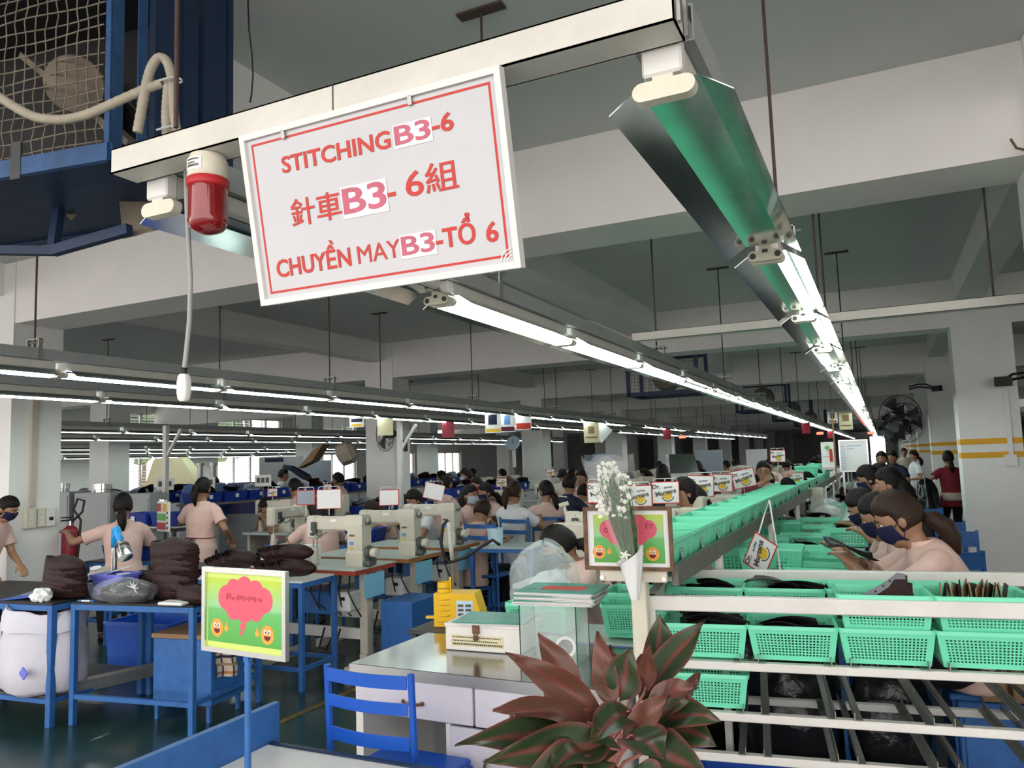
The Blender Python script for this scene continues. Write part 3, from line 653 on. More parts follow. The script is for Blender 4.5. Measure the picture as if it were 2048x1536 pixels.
for x in (0,aw):
    for y in (0,ad): MB().box(x-.0018,y-.0018,0,x+.0018,y+.0018,ah).ob('edge','glass_edge',ab)
for k in range(6): folder((-1.225+.006*(k%3),2.965+.004*k,.985+.008*k),.10+.05*(k%2)-.02*k,'folder_green' if k%2 else 'white_paint','folder stacked on the acrylic box, %s from the bottom'%nth(k),k==5,.33,.225,'folders stacked on the acrylic box')
tr=thing('tape_roll','roll of white tape inside the acrylic box','tape',(-1.2,2.95,.758),.4)
tor=MB(); tor.lathe([(.030,-.012),(.042,-.012),(.042,.012),(.030,.012),(.030,-.012)],24,Matrix.Translation((0,0,.042))@Matrix.Rotation(1.3,4,'X')); tor.ob('tape','paper_gloss',tr,40)
MB().lathe([(.026,-.012),(.030,-.012),(.030,.012),(.026,.012),(.026,-.012)],24,Matrix.Translation((0,0,.042))@Matrix.Rotation(1.3,4,'X')).ob('core','black',tr,40)
stl=thing('side_stool','low grey steel stool behind the desk under the yellow machine','stool',(-2.02,3.52,0))
MB().box(-.2,-.16,.70,.2,.16,.72,.004).ob('top','dark_metal',stl)
for x in (-.17,.17):
    for y in (-.13,.13): MB().box(x-.012,y-.012,0,x+.012,y+.012,.70).ob('leg','dark_metal',stl)
ym=thing('yellow_machine','yellow louvred hot-air machine with small tin behind the desk','machine',(-2.12,3.46,.722),math.radians(14))
MB().prism([(0,0),(.13,0),(.25,0),(.25,.05),(.215,.165),(.0,.165)],0,.13,Matrix.Translation((0,.13,0))@Matrix.Rotation(math.pi/2,4,'X')).ob('housing','yellow',ym)
for j in range(5): MB().ell((.055,-.002,.03+.027*j),(.032,.008,.006),10,6).ob('louvre','yellow',ym,True)
pl=MB().box(.12,-.002,.045,.205,0,.13).ob('rating_plate','poster_sky',ym)
for j in range(3):
    for k in range(2): MB().box(.127+.04*k,-.003,.055+.022*j,.157+.04*k,-.002,.068+.022*j).ob('print','logo_grey',pl)
MB().box(-.06,.05,.03,0,.07,.042).ob('lever','yellow',ym)
tin=thing('paint_tin','small paint-splashed yellow tin on top of the yellow machine','tin',(-2.09,3.52,.888)); tb=MB().lathe([(.036,0),(.036,.05),(.033,.05),(.033,.006)],18); tb.ob('can','yellow',tin,40); MB().lathe([(.0365,.018),(.0365,.022)],18).ob('splash_band','rust',tin,40)
MB().bar((.036,0,0),(.036,0,.075),.008).ob('stirrer','yellow',tin)
# ---------------- blue slatted chair in front of the desk
def chair(loc,rz,label,grp=None,m='blue_frame',hz=.85,slats=((.80,.845),(.715,.755),(.60,.645)),seatz=.44):
    t=thing('steel_chair',label,'chair',loc,rz,grp)
    for x in (-.18,.18):
        MB().tube([(x,0,0),(x,.0,.44),(x,-.02,hz)],.0125,10).ob('rear_leg',m,t,40); MB().tube([(x,.34,0),(x,.34,.43)],.0125,10).ob('front_leg',m,t,40)
        MB().bar((x,0,.2),(x,.34,.2),.015).ob('stretcher',m,t)
    for a,b_ in slats:
        s=MB(); s.sheet(lambda u,v:(-.17+.34*u,-.012-.02*(a+b_-.88)/.8-.022*math.sin(math.pi*u),a+(b_-a)*v),10,1); me=solid(s,'back_slat',m,.004); link('back_slat',me,t)
    MB().box(-.19,-.01,seatz,.19,.34,seatz+.02,.006).ob('seat',m,t)
    return t
chair((-1.655,2.28,0),math.radians(-2),'blue steel chair with three slats facing the white desk',m='blue_bright')
# ---------------- front white table with blue side board, and the notice stand
ft=thing('front_table','white-topped table with blue side board at the bottom edge','table',(-2.0,.6,0))
MB().box(0,0,.565,1.75,1.56,.597,.003).ob('table_top','white_paint',ft); MB().box(.0,1.545,.55,1.75,1.568,.603,.002).ob('edge_strip','blue_dark',ft)
MB().box(-.028,-.05,.50,-.002,1.61,.722,.002).ob('side_board','blue_frame',ft)
for x in (.03,1.7):
    for y in (.04,1.5): MB().box(x-.02,y-.02,0,x+.02,y+.02,.565).ob('leg','blue_frame',ft)
def emoji_face(par,cx,cy,r,M,hand):
    b=MB(); n=20
    f=MB().prism([(cx+r*math.cos(a),cy+r*math.sin(a)) for a in np.linspace(0,2*math.pi,25)[:-1]],.0006,.0010,M).ob('smiley','emoji',par)
    for sx in (-1,1):
        MB().prism([(cx+sx*r*.30+r*.20*math.cos(a),cy+r*.28+r*.27*math.sin(a)) for a in np.linspace(0,2*math.pi,15)[:-1]],.0010,.0013,M).ob('eye_white','paper',f)
        MB().prism([(cx+sx*r*.26+r*.09*math.cos(a),cy+r*.24+r*.13*math.sin(a)) for a in np.linspace(0,2*math.pi,11)[:-1]],.0013,.0016,M).ob('pupil','navy',f)
    MB().prism([(cx+r*.5*math.cos(a),cy-r*.12+r*.5*math.sin(a)) for a in np.linspace(math.pi,2*math.pi,13)],.0010,.0013,M).ob('mouth','dark_red',f)
    hx=cx+hand*r*1.55; hb=MB(); hb.prism([(hx+r*.36*math.cos(a),cy+r*.02+r*.32*math.sin(a)) for a in np.linspace(0,2*math.pi,13)[:-1]],.0006,.0010,M); hb.prism([(hx-r*.12,cy+r*.2),(hx+r*.16,cy+r*.2),(hx+r*.12,cy+r*.72),(hx-r*.08,cy+r*.72)],.0006,.0011,M); hb.ob('thumb_up','emoji',par)
def notice(name,label,loc,rz,pole_top,pole,side):
    t=thing(name,label,'sign',loc,rz); Wn,Hn=.345,.24; M=XZ(0,0,0)
    border(MB(),-Wn/2,0,Wn/2,Hn,.014,-.004,.010,M).ob('frame','rust' if side else 'chrome',t)
    pn=MB().box(-Wn/2+.008,.008,-.004,Wn/2-.008,Hn-.008,0,0,M).ob('poster','paper_gloss' if side else 'lime',t)
    x0,x1=(-.135,.14) if side else (-.155,.157); y0,y1=.028,Hn-.03
    b=MB(); b.sheet(lambda u,v:M@Vector((x0+(x1-x0)*u,y0+(y1-y0)*v,.0003)),10,6); g=b.ob('print_ground','poster_grad',pn)
    cl=MB()
    for cx,cy,r in ((-.075,.155,.036),(-.045,.178,.032),(0,.185,.034),(.045,.178,.032),(.078,.155,.036),(.045,.13,.034),(0,.122,.034),(-.045,.128,.034),(0,.155,.05),(-.03,.155,.045),(.035,.155,.045)):
        cl.prism([(cx+r*math.cos(a),cy+r*math.sin(a)) for a in np.linspace(0,2*math.pi,19)[:-1]],.0003,.0006+.00002*len(cl.v)/38,M)
    cl.prism([(-.006+.013*math.cos(a),.078+.011*math.sin(a)) for a in np.linspace(0,2*math.pi,13)[:-1]],.0003,.0006,M).prism([(-.014+.008*math.cos(a),.060+.007*math.sin(a)) for a in np.linspace(0,2*math.pi,13)[:-1]],.0003,.0006,M)
    cl.ob('speech_cloud','cloud_red',pn)
    emoji_face(pn,-.115,.068,.026,M,1); emoji_face(pn,.093,.063,.026,M,-1)
    if side: text('print','Q',.022,'dark_red',pn,M@Matrix.Translation((-.085,.150,.0016)),.0001); text('print','ẾT!',.022,'dark_red',pn,M@Matrix.Translation((.085,.165,.0016)),.0001)
    else:
        q_=MB(); rq2=random.Random(2)
        for k in range(13): q_.box(-.075+.0115*k,.150+.004*(k%2),.0014,-.068+.0115*k,.158+.01*rq2.random(),.0017,0,M)
        q_.ob('print','cloud_dark',pn)
    return t
m=mat('poster_grad',(.30,.58,.10),.12); ntr=m.node_tree; tc=ntr.nodes.new('ShaderNodeTexCoord'); sp=ntr.nodes.new('ShaderNodeSeparateXYZ'); rp=ntr.nodes.new('ShaderNodeValToRGB')
ntr.links.new(tc.outputs['Generated'],sp.inputs[0]); ntr.links.new(sp.outputs[2],rp.inputs[0]); ntr.links.new(rp.outputs[0],ntr.nodes['Principled BSDF'].inputs['Base Color'])
e=rp.color_ramp.elements; e[0].position=.0; e[0].color=(.09,.36,.06,1); e[1].position=1; e[1].color=(.45,.60,.05,1); q=rp.color_ramp.elements.new(.5); q.color=(.13,.45,.13,1); q=rp.color_ramp.elements.new(.56); q.color=(.28,.56,.28,1)
mat('cloud_dark',(.45,.04,.07),.3)
n1=notice('notice_stand','framed green smiley notice on a blue pole above the front table',(-1.668,1.70,1.027),math.radians(-5),0,0,False)
MB().cyl((0,.012,-.43),(0,.012,.0),.0095,n=12).ob('pole','blue_frame',n1,40); MB().box(-.01,.004,-.02,.01,.02,.03).ob('bracket','blue_frame',n1)
MB().lathe([(.07,-.43),(.07,-.424),(.012,-.418)],20,Matrix.Translation((0,.012,0))).ob('base_plate','blue_frame',n1,40)
n2=notice('notice_stand','framed green smiley notice on a white post behind the flower bouquet',(-.905,2.9,1.118),math.radians(3),0,0,True)
MB().box(-.12,.012,-.045,.14,.03,.0,.003).ob('cross_plate','cream_enamel',n2); MB().box(-.002,.012,-1.118,.058,.07,.02,.004).ob('post','cream_enamel',n2)
for x in (-.11,.13): MB().cyl((x,.012,-.03),(x,.004,-.03),.009,n=10).ob('bolt','chrome',n2,40)
# ---------------- bouquet of small white flowers wrapped in clear film, tied to the post
bq=thing('bouquet','bouquet of small white flowers in clear wrap tied to the notice post','bouquet',(-.86,2.82,1.10),0)
bq.scale=(1.3,1.1,1.24)
r=random.Random(11); stems=MB(); heads=[]
for k in range(46):
    a=r.random()*6.28; q=math.sqrt(r.random()); top=Vector((.046*q*math.cos(a)-.05,.04*q*math.sin(a)-.01,.14+.17*r.random()*(1-.2*q)+.05))
    stems.tube([(.004*math.cos(a),.004*math.sin(a),.0),top*.5+Vector((.015,0,0)),top],[.0016,.0014,.0009],4)
    for j in range(5): heads.append(top+Vector((r.uniform(-.016,.016),r.uniform(-.014,.014),r.uniform(-.03,.012))))
stems.ob('stems','stem',bq,kind='stuff')
lv=MB()
for k in range(260):
    z=.05+.22*r.random(); a=r.random()*6.28; rr=.008+.036*z/.28*r.random()**.5; c=Vector((-.062*z/.3+rr*math.cos(a),rr*math.sin(a)-.005,z)); L_=.035+.025*r.random()
    d=Vector((math.cos(a)*.35,math.sin(a)*.35,1)).normalized(); s_=Vector((-math.sin(a),math.cos(a),0))*.0035
    lv.add([c,c+d*L_*.5+s_,c+d*L_,c+d*L_*.5-s_],[(0,1,2,3)])
lv.ob('foliage','stem',bq,kind='stuff')
proto=MB()
for j in range(7): 
    a=j*6.283/7; proto.add([(0,0,0),(.0052*math.cos(a-.4),.0052*math.sin(a-.4),.002),(.0085*math.cos(a),.0085*math.sin(a),.0015),(.0052*math.cos(a+.4),.0052*math.sin(a+.4),.002)],[(0,1,2,3)])
proto.ell((0,0,.002),(.0028,.0028,.002),6,4); pm=proto.mesh('flower_head','flower')
for h in heads:
    link('flower_head',pm,bq,loc=h,rot=(r.uniform(.6,1.5),0,r.uniform(-.7,.7)))
def wrap(u,v):
    a=math.pi*(.15+1.7*u)-.3; z=v*.36; rad=.012+.062*(v**.75)+.004*math.sin(a*7)*v
    return (rad*math.cos(a)*1.05-.066*v,rad*math.sin(a)*.72-.01,z+.012*math.sin(a*4)*v)
wr=MB().sheet(wrap,30,10).ob('clear_wrap','plastic_wrap',bq,True)
def wrap2(u,v):
    a=math.pi*2*u; z=-.06+.13*v; rad=.011+.028*v+.003*math.sin(a*5)
    return (rad*math.cos(a)-.01*v,rad*math.sin(a)*.75-.012,z+(.03*math.cos(a*1-.4) if v>.9 else 0))
MB().sheet(wrap2,24,5).ob('paper_sleeve','paper_gloss',bq,True)
rb=MB()
for k in range(5): a=k*1.256; rb.tube([(-.012,-.046,.075),(-.012+.016*math.cos(a),-.052,.075+.013*math.sin(a)),(-.012+.006*math.cos(a+.6),-.05,.075+.006*math.sin(a+.6))],.0022,5)
rb.ob('ribbon_bow','flower',bq)
# ---------------- red aglaonema on the front table
pt=thing('potted_aglaonema','red-veined green aglaonema with pointed leaves at the bottom centre','plant',(-.70,1.84,.598))
MB().lathe([(.055,0),(.075,.02),(.092,.11),(.098,.125),(.098,.14),(.086,.14),(.08,.115),(.01,.112)],28).ob('pot','white_enamel',pt,40)
m=mat('aglaonema_leaf',(.02,.055,.016),.38); nt2=m.node_tree; p=nt2.nodes['Principled BSDF']
uv=nt2.nodes.new('ShaderNodeAttribute'); uv.attribute_name='leafcol'; cr=nt2.nodes.new('ShaderNodeMix'); cr.data_type='RGBA'; noi=nt2.nodes.new('ShaderNodeTexNoise'); noi.inputs['Scale'].default_value=24; noi.inputs['Detail'].default_value=4
tc=nt2.nodes.new('ShaderNodeTexCoord'); nt2.links.new(tc.outputs['Object'],noi.inputs['Vector'])
ma=nt2.nodes.new('ShaderNodeMath'); ma.operation='MULTIPLY_ADD'; ma.inputs[1].default_value=.5; ma.inputs[2].default_value=-.24; nt2.links.new(noi.outputs['Fac'],ma.inputs[0])
ad_=nt2.nodes.new('ShaderNodeMath'); ad_.use_clamp=True; nt2.links.new(uv.outputs['Fac'],ad_.inputs[0]); nt2.links.new(ma.outputs[0],ad_.inputs[1])
nt2.links.new(ad_.outputs[0],cr.inputs['Factor']); cr.inputs[6].default_value=(.022,.048,.018,1); cr.inputs[7].default_value=(.165,.046,.038,1); nt2.links.new(cr.outputs[2],p.inputs['Base Color'])
mat('pink_stem',(.52,.20,.17),.45,var=.2,scale=30)
def leaf(base,dirv,L_,Wd,droop,side,red,twist=0):
    d=Vector(dirv).normalized(); up=Vector((.25,-.75,.75)); s=d.cross(up).normalized(); s=Matrix.Rotation(twist,3,d)@s; up=s.cross(d)
    nu,nv=12,8; V=[];Cc=[];fc=[]; b0=Vector(base)
    for i in range(nu+1):
        t_=i/nu; w_=Wd*math.sin(math.pi*min(1,t_*1.0)**.85)*(1-.25*t_)+.0008; c=b0+d*L_*t_-Vector((0,0,1))*droop*L_*t_*t_
        for j in range(nv+1):
            v=j/nv*2-1; V.append(c+s*w_*v+up*(abs(v)*w_*.28+.006*math.sin(t_*9+v*2+side)))
            e=abs(v); Cc.append(min(1,max(.62 if red>.5 else .02,1.1*(1-min(1,e*6)),1.0 if e>.96 else 0)))
    for i in range(nu):
        for j in range(nv): fc.append((i*(nv+1)+j,i*(nv+1)+j+1,(i+1)*(nv+1)+j+1,(i+1)*(nv+1)+j))
    me=bpy.data.meshes.new('leaf'); me.from_pydata([tuple(v) for v in V],[],fc); me.materials.append(M_['aglaonema_leaf']); me.polygons.foreach_set('use_smooth',[True]*len(fc))
    at_=me.attributes.new('leafcol','FLOAT','POINT'); at_.data.foreach_set('value',Cc); me.update(); return me
# leaves set out from their base/tip as seen, each at its own depth
LV=[((1225,1420),(1195,1262),1.78,1.86,.030,.55,.05),((1240,1400),(1260,1295),1.80,1.78,.040,.25,.05),((1160,1400),(1075,1265),1.9,1.96,.034,.6,.1),
    ((1210,1440),(1010,1305),1.75,1.7,.032,.75,.15),((1190,1450),(985,1420),1.72,1.6,.034,.8,.2),((1200,1480),(910,1490),1.7,1.55,.042,.25,.12),((1240,1500),(965,1525),1.66,1.5,.040,.3,.2),
    ((1280,1400),(1410,1240),1.8,1.85,.038,.35,0),((1315,1380),(1320,1228),1.86,1.9,.040,.1,.0),((1290,1380),(1300,1290),1.78,1.72,.020,.6,.0),((1300,1400),(1395,1375),1.75,1.68,.030,.85,.1),
    ((1300,1440),(1440,1440),1.72,1.6,.040,.3,.2),((1320,1440),(1432,1490),1.7,1.62,.042,.35,.2),((1250,1480),(1340,1390),1.68,1.62,.032,.8,0),((1260,1470),(1330,1520),1.64,1.5,.045,.15,.2),
    ((1200,1490),(1100,1545),1.66,1.5,.045,.12,.25),((1150,1440),(1085,1375),1.85,1.95,.030,.3,.1),((1260,1420),(1180,1480),1.72,1.6,.036,.2,.1),((1230,1530),(1180,1600),1.58,1.5,.045,.12,.1),
    ((1300,1500),(1420,1560),1.64,1.52,.045,.2,.2),((1270,1360),(1345,1290),1.9,2.0,.030,.7,0),((1230,1380),(1220,1290),1.92,2.0,.030,.55,0),((1180,1520),(1040,1575),1.6,1.5,.04,.3,.2),((1270,1540),(1310,1620),1.58,1.5,.045,.2,.15),
    ((1290,1450),(1375,1400),1.7,1.66,.030,.5,.1),((1225,1460),(1130,1430),1.76,1.7,.028,.6,.1),((1340,1440),(1400,1345),1.9,1.98,.028,.8,.1)]
po=Vector(pt.location); root=Vector((0,0,.12)); rr=random.Random(4)
for (bx,by),(tx,ty),d0,d1,wd,red,dr_ in LV:
    B_=at(bx,by,d=d0)-po; T_=at(tx,ty,d=d1)-po; dv=T_-B_+Vector((0,0,dr_*(T_-B_).length)); L_=(T_-B_).length
    link('leaf',leaf(B_,dv,dv.length,wd*(1.2 if red>.5 else 1.32),dr_*L_/dv.length,rr.random()*6,red,rr.uniform(-.5,.5)),pt)
    s0=root+Vector((rr.uniform(-.04,.04),rr.uniform(-.04,.04),0)); mid=(s0+B_)*.5+Vector((0,0,.03))
    MB().tube([s0,mid,B_,B_+dv*.08],[.0055,.0045,.0035,.002],6).ob('stalk','pink_stem',pt,True)
# ---------------- blue steel tables on the left
def steel_table(name,label,loc,rz,L,W_,H_,top,fr='blue_frame',tt=.02,low=.16,leg=.035,shelf=None,grp=None,lowsides=None):
    t=thing(name,label,'table',loc,rz,grp)
    MB().box(.004,.004,H_-tt*.6,L-.004,W_-.004,H_,.002).ob('table_top',top,t)
    for x in (leg/2,L-leg/2):
        for y in (leg/2,W_-leg/2): MB().box(x-leg/2,y-leg/2,0,x+leg/2,y+leg/2,H_-tt*.6,.002).ob('leg',fr,t)
    for y in (leg/2,W_-leg/2): MB().box(leg,y-leg/2,H_-tt*.6-.035,L-leg,y+leg/2,H_-tt*.6,.002).ob('apron_rail',fr,t)
    for x in (leg/2,L-leg/2): MB().box(x-leg/2,leg,H_-tt*.6-.035,x+leg/2,W_-leg,H_-tt*.6,.002).ob('apron_rail',fr,t)
    if low:
        for y in (leg/2,W_-leg/2): MB().box(leg,y-.014,low,L-leg,y+.014,low+.028).ob('stretcher',fr,t)
        for x in (leg/2,L-leg/2): MB().box(x-.014,leg,low,x+.014,W_-leg,low+.028).ob('stretcher',fr,t)
    if shelf: MB().box(.02,.02,low+.028,L-.02,W_-.02,low+.042).ob('shelf',shelf,t)
    return t
steel_table('work_table','blue steel table with dark top carrying the tall brown stack',(-4.69,3.30,0),math.radians(8),.93,.68,.75,'black')
tb=steel_table('work_table','blue steel table with dark top and loaded lower shelf at far left',(-6.15,3.10,0),math.radians(5),1.40,.75,.75,'black',shelf='dark_metal',low=.14,leg=.04)
steel_table('work_table','blue steel table with pale top carrying the lying brown stacks',(-4.78,4.30,0),math.radians(3),1.04,.42,.75,'white_enamel',low=.13)
# box channel lying under the table
MB().box(0,0,0,.09,1.25,.07).ob('steel_channel','galv',label='galvanised channel piece on the floor under the left blue tables',cat='metal channel',loc=(-4.80,3.36,.17),rz=-.25)
# white woven sack with open rolled mouth on the lower shelf
ws=thing('woven_sack','white woven sack with open mouth on the lower table shelf','sack',(-5.02,3.36,.183)); ws.scale=(1.12,1.1,1.08)
def ringw(z,rx,ry,ph,amp=.01,tilt=0):
    return [((rx+amp*math.sin(5*a+ph))*math.cos(a),(ry+amp*math.sin(4*a+ph))*math.sin(a),z+tilt*math.cos(a-2.6)+.006*math.sin(6*a+ph)) for a in np.linspace(0,2*math.pi,33)[:-1]]
MB().loft([ringw(0,.22,.17,0),ringw(.03,.26,.21,.5),ringw(.15,.275,.22,1),ringw(.28,.265,.215,1.6),ringw(.40,.23,.19,2,.012),ringw(.46,.20,.17,2.5,.015,.03),ringw(.50,.215,.185,3,.02,.04),ringw(.47,.17,.14,3,.02,.03),ringw(.40,.15,.12,2,.01)],True).ob('bag','sack',ws,True)
MB().loft([ringw(.40,.255,.215,2,.02,.05),ringw(.46,.245,.205,2.6,.02,.05),ringw(.505,.21,.18,3,.02,.045)],False).ob('rolled_cuff','sack',ws,True)
MB().box(-.001,-.235,.2,.05,-.228,.25,0,Matrix.Rotation(.7,4,'Y')).ob('printed_patch','purple',ws)
pr_=MB(); rr=random.Random(9)
for k in range(14): pr_.cb((rr.uniform(-.1,.1),rr.uniform(-.08,.08),.42+.02*rr.random()),(.08,.05,.02),.004,rr.random()*3)
pr_.ob('scrap_fill','grey_leather',ws)
# blue panels and boxes under the tables
crate((-5.2,4.35,.0),.1,(.62,.36,.42),'blue_bright','large royal blue bin behind the dark-topped table')
sl=thing('blue_stool_cabinet','blue steel pedestal cabinet with wooden lid behind the notice pole','cabinet',(-4.12,3.75,0),math.radians(8))
MB().box(-.18,-.15,.10,.26,.17,.50,.004).ob('body','blue_frame',sl); MB().box(-.19,-.16,.50,.27,.18,.53,.004).ob('lid','card_wood',sl)
for x in (-.16,.23):
    for y in (-.13,.15): MB().box(x-.012,y-.012,0,x+.012,y+.012,.1).ob('foot','blue_frame',sl)
cl=thing('plaid_cloth','plaid cleaning cloth hanging on the blue pedestal cabinet','cloth',(-3.80,3.72,.27),.9)
def clf(u,v): return (-.06+.12*u+.006*math.sin(v*9),-.02+.02*math.sin(u*6.3)+.004*math.sin(v*12),.26-.26*v)
cs=MB(); cs.sheet(clf,12,16); me=cs.mesh('cloth',['cloth_cream','card_wood','navy','orange_edge'])
for p in me.polygons:
    j=p.index//12; i=p.index%12; p.material_index=1 if j in (3,4,11) else 2 if i in (3,9) or j==8 else 3 if j in(6,14) else 0
link('cloth',me,cl)
# ---------------- brown shoe uppers, nested in stacks
def upper_mesh(m,tall=False):
    b=MB(); n=28; ns=6; rings=[]
    for k in range(ns+1):
        s_=k/ns; ring=[]
        for i in range(n):
            a=2*math.pi*i/n; ca,sa=math.cos(a),math.sin(a)
            bx=.130*ca+(.010 if ca>0 else 0); by=.046*sa*(1+.12*ca)*(1-.10*max(0,-ca))
            tx=-.055+.062*ca; ty=.026*sa*(1-.25*max(0,ca))
            zt=.078+(.010*ca if ca>0 else -.018*ca)+(.05*max(0,-ca) if tall else 0)
            w1=s_**1.6 if ca>0 else s_**2.2
            bulge=math.sin(math.pi*s_)*.012
            ring.append((bx+(tx-bx)*w1-bulge*0,by+(ty-by)*w1+bulge*sa*.8,zt*(s_**(.75 if ca>0 else 1))))
        rings.append(ring)
    b.loft(rings,False); return solid(b,'upper',m,.0022,True)
UP=upper_mesh('brown_leather'); UPT=UP; UPB=upper_mesh('black_leather')
mat('stitch_tag',(.75,.75,.75),.5)
TAG=MB().box(-.09,-.012,.012,-.07,.012,.0125).box(-.06,-.01,.012,-.05,.01,.0125).mesh('size_print','stitch_tag')
def stack(n,p0,step,rot,label,grp,me=None,rstep=(0,0,0),jit=.004,seed=0,sc=1.0,tag=False):
    r=random.Random(seed); me=me or UP
    for k in range(n):
        t=link('shoe_upper',me,None,label+(', %s from its left end'%nth(k) if ' row' in label else ', %s up'%nth(k)),'shoe upper',grp,loc=Vector(p0)+Vector(step)*k+Vector((r.uniform(-jit,jit),r.uniform(-jit,jit),0)),rot=tuple(rot[i]+rstep[i]*k+r.uniform(-.04,.04) for i in range(3)))
        t.scale=(sc,)*3
        if tag and k==n-1: link('size_print',TAG,t)
R=math.radians
stack(20,(-4.10,3.58,.757),(0,0,.0135),(0,0,R(-2)),'brown upper nested in the tall heel-up stack behind the notice','tall brown stack',UPT,(0,-.012,.004),.003,1,1.42)
stack(13,(-4.90,3.40,.757),(0,0,.0135),(0,0,R(10)),'brown upper nested in the stack left of the purple crate','left brown stack',UPT,(0,-.01,-.01),.004,2,1.3)
stack(3,(-3.86,3.50,.757),(0,0,.012),(0,0,R(-5)),'brown upper in the low pile right of the tall stack','low brown pile',UP,(0,0,0),.004,3,1.0)
stack(12,(-4.66,4.55,.80),(.022,-.004,.006),(R(55),0,R(-4)),'brown upper in the nested row behind the tall stack','rear lying row',UP,(0,0,0),.002,4,1.15,True)
stack(14,(-4.12,4.50,.80),(.0205,-.003,.0016),(R(58),0,R(-4)),'brown upper in the bottom nested row on the pale table','bottom lying row',UP,(0,0,0),.002,5,1.15,True)
stack(14,(-4.13,4.55,.888),(.0165,-.003,.0022),(R(50),R(-4),R(-4)),'brown upper in the top nested row on the pale table','top lying row',UP,(0,0,0),.002,6,1.15,True)
stack(5,(-4.60,3.80,.757),(.02,.004,.012),(0,R(-10),R(20)),'brown upper in the flat pile behind the purple crate','flat pile behind crate',UP,(0,0,0),.004,7,1.1)
pc=crate((-4.72,3.64,.752),R(8),(.26,.17,.13),'purple','periwinkle plastic crate with tape and papers between brown stacks')
tp=thing('tape_roll','pale tape roll standing in the periwinkle crate','tape',(-4.66,3.65,.81)); MB().lathe([(.028,0),(.042,0),(.042,.07),(.028,.07),(.028,0)],20).ob('tape','white_paint',tp,40)
MB().box(-.12,-.05,0,.12,.05,.004).ob('instruction_sheet','white_paint',label='slanted card sheet sticking out of the periwinkle crate',cat='card',loc=(-4.78,3.70,.89),rot=(.1,-.28,.3))
# blue articulated pipe arm (glue fume duct)
da=thing('duct_arm','bright blue pipe elbow with clear sleeve and silver hood on the table','duct',(-4.92,3.78,.752))
MB().cyl((0,0,0),(0,0,.10),.022,n=16).ob('lower_pipe','blue_sky',da,40) if 'blue_sky' in M_ else (mat('blue_sky',(.02,.30,.70),.35),MB().cyl((0,0,0),(0,0,.10),.022,n=16).ob('lower_pipe','blue_sky',da,40))
MB().cyl((0,0,.10),(0,0,.28),.019,n=16).ob('clear_sleeve','chrome',da,40)
MB().tube([(0,0,.28),(0,0,.36),(.005,0,.40),(.03,-.01,.41),(.07,-.02,.36),(.11,-.03,.31)],[.023,.024,.027,.026,.024,.028],14).ob('elbow','blue_sky',da,True)
h=MB(); h.tube([(.10,-.028,.32),(.125,-.034,.29),(.18,-.05,.22)],[.03,.045,.048],16); h.ob('hood','chrome',da,40)
for k in range(5): a=k*1.2; MB().tube([(.118+.012*k,-.033-.003*k,.298-.015*k+.0)]*1+[(.120+.012*k,-.034-.003*k,.296-.015*k)],.0485,16).ob('hood_band','black' if k%2 else 'galv',da)
gb=thing('perforated_bracket','blue perforated angle bracket frame standing behind the purple crate','bracket',(-4.62,3.84,.752),.1)
b=MB().box(0,0,0,.012,.03,.20).box(.22,0,0,.232,.03,.20).box(0,0,.13,.23,.012,.17).box(.02,-.02,.1,.2,0,.13); b.ob('frame','blue_frame',gb)
for z in (.05,.1,.15,.19): MB().cyl((.226,-.001,z),(.226,.0,z),.006,n=8).ob('hole','black',gb)
# clear bag of dark parts, pens, tissue, notebook on the dark table
bg_=thing('clear_parts_bag','clear plastic bag of dark parts with gathered neck on the table','plastic bag',(-4.36,3.44,.752),.1)
blob((0,0,.05),.19,.10,.07,5,amp=.05).ob('contents','black_bag',bg_,True); blob((-.02,0,.055),.24,.115,.085,6,amp=.06).ob('film','plastic_wrap',bg_,True)
nk=MB()
for k in range(9): a=k*.7; nk.tube([(.12,-.06,.09),(.12+.05*math.cos(a),-.07,.09+.05*math.sin(a))],[.006,.001],5)
nk.ob('gathered_neck','paper_gloss',bg_)
pn_=thing('marker_pen','blue and white marker pen lying at the table edge','pen',(-4.62,3.325,.752+.006),.1); MB().cyl((0,0,0),(.07,0,0),.006,n=8).ob('barrel','white_paint',pn_); MB().cyl((.07,0,0),(.10,0,0),.0065,n=8).cyl((-.03,0,0),(0,0,0),.0065,n=8).ob('cap','blue_frame',pn_)
blob((0,0,.03),.07,.05,.045,8,amp=.18).ob('tissue','paper',label='crumpled white tissue on the far-left table edge',cat='tissue',smooth=True,loc=(-4.93,3.27,.752))
MB().box(-.09,-.05,0,.09,.05,.018,.006).ob('folded_paper','paper',label='folded white paper pad beside the low brown pile',cat='paper',loc=(-3.92,3.43,.752),rz=.12)
MB().box(-.13,-.09,0,.13,.09,.004).ob('blue_tray','blue_bright',label='flat blue plastic tray under the left worker hand',cat='tray',loc=(-5.2,3.33,.756),rot=(0,-.08,.3))
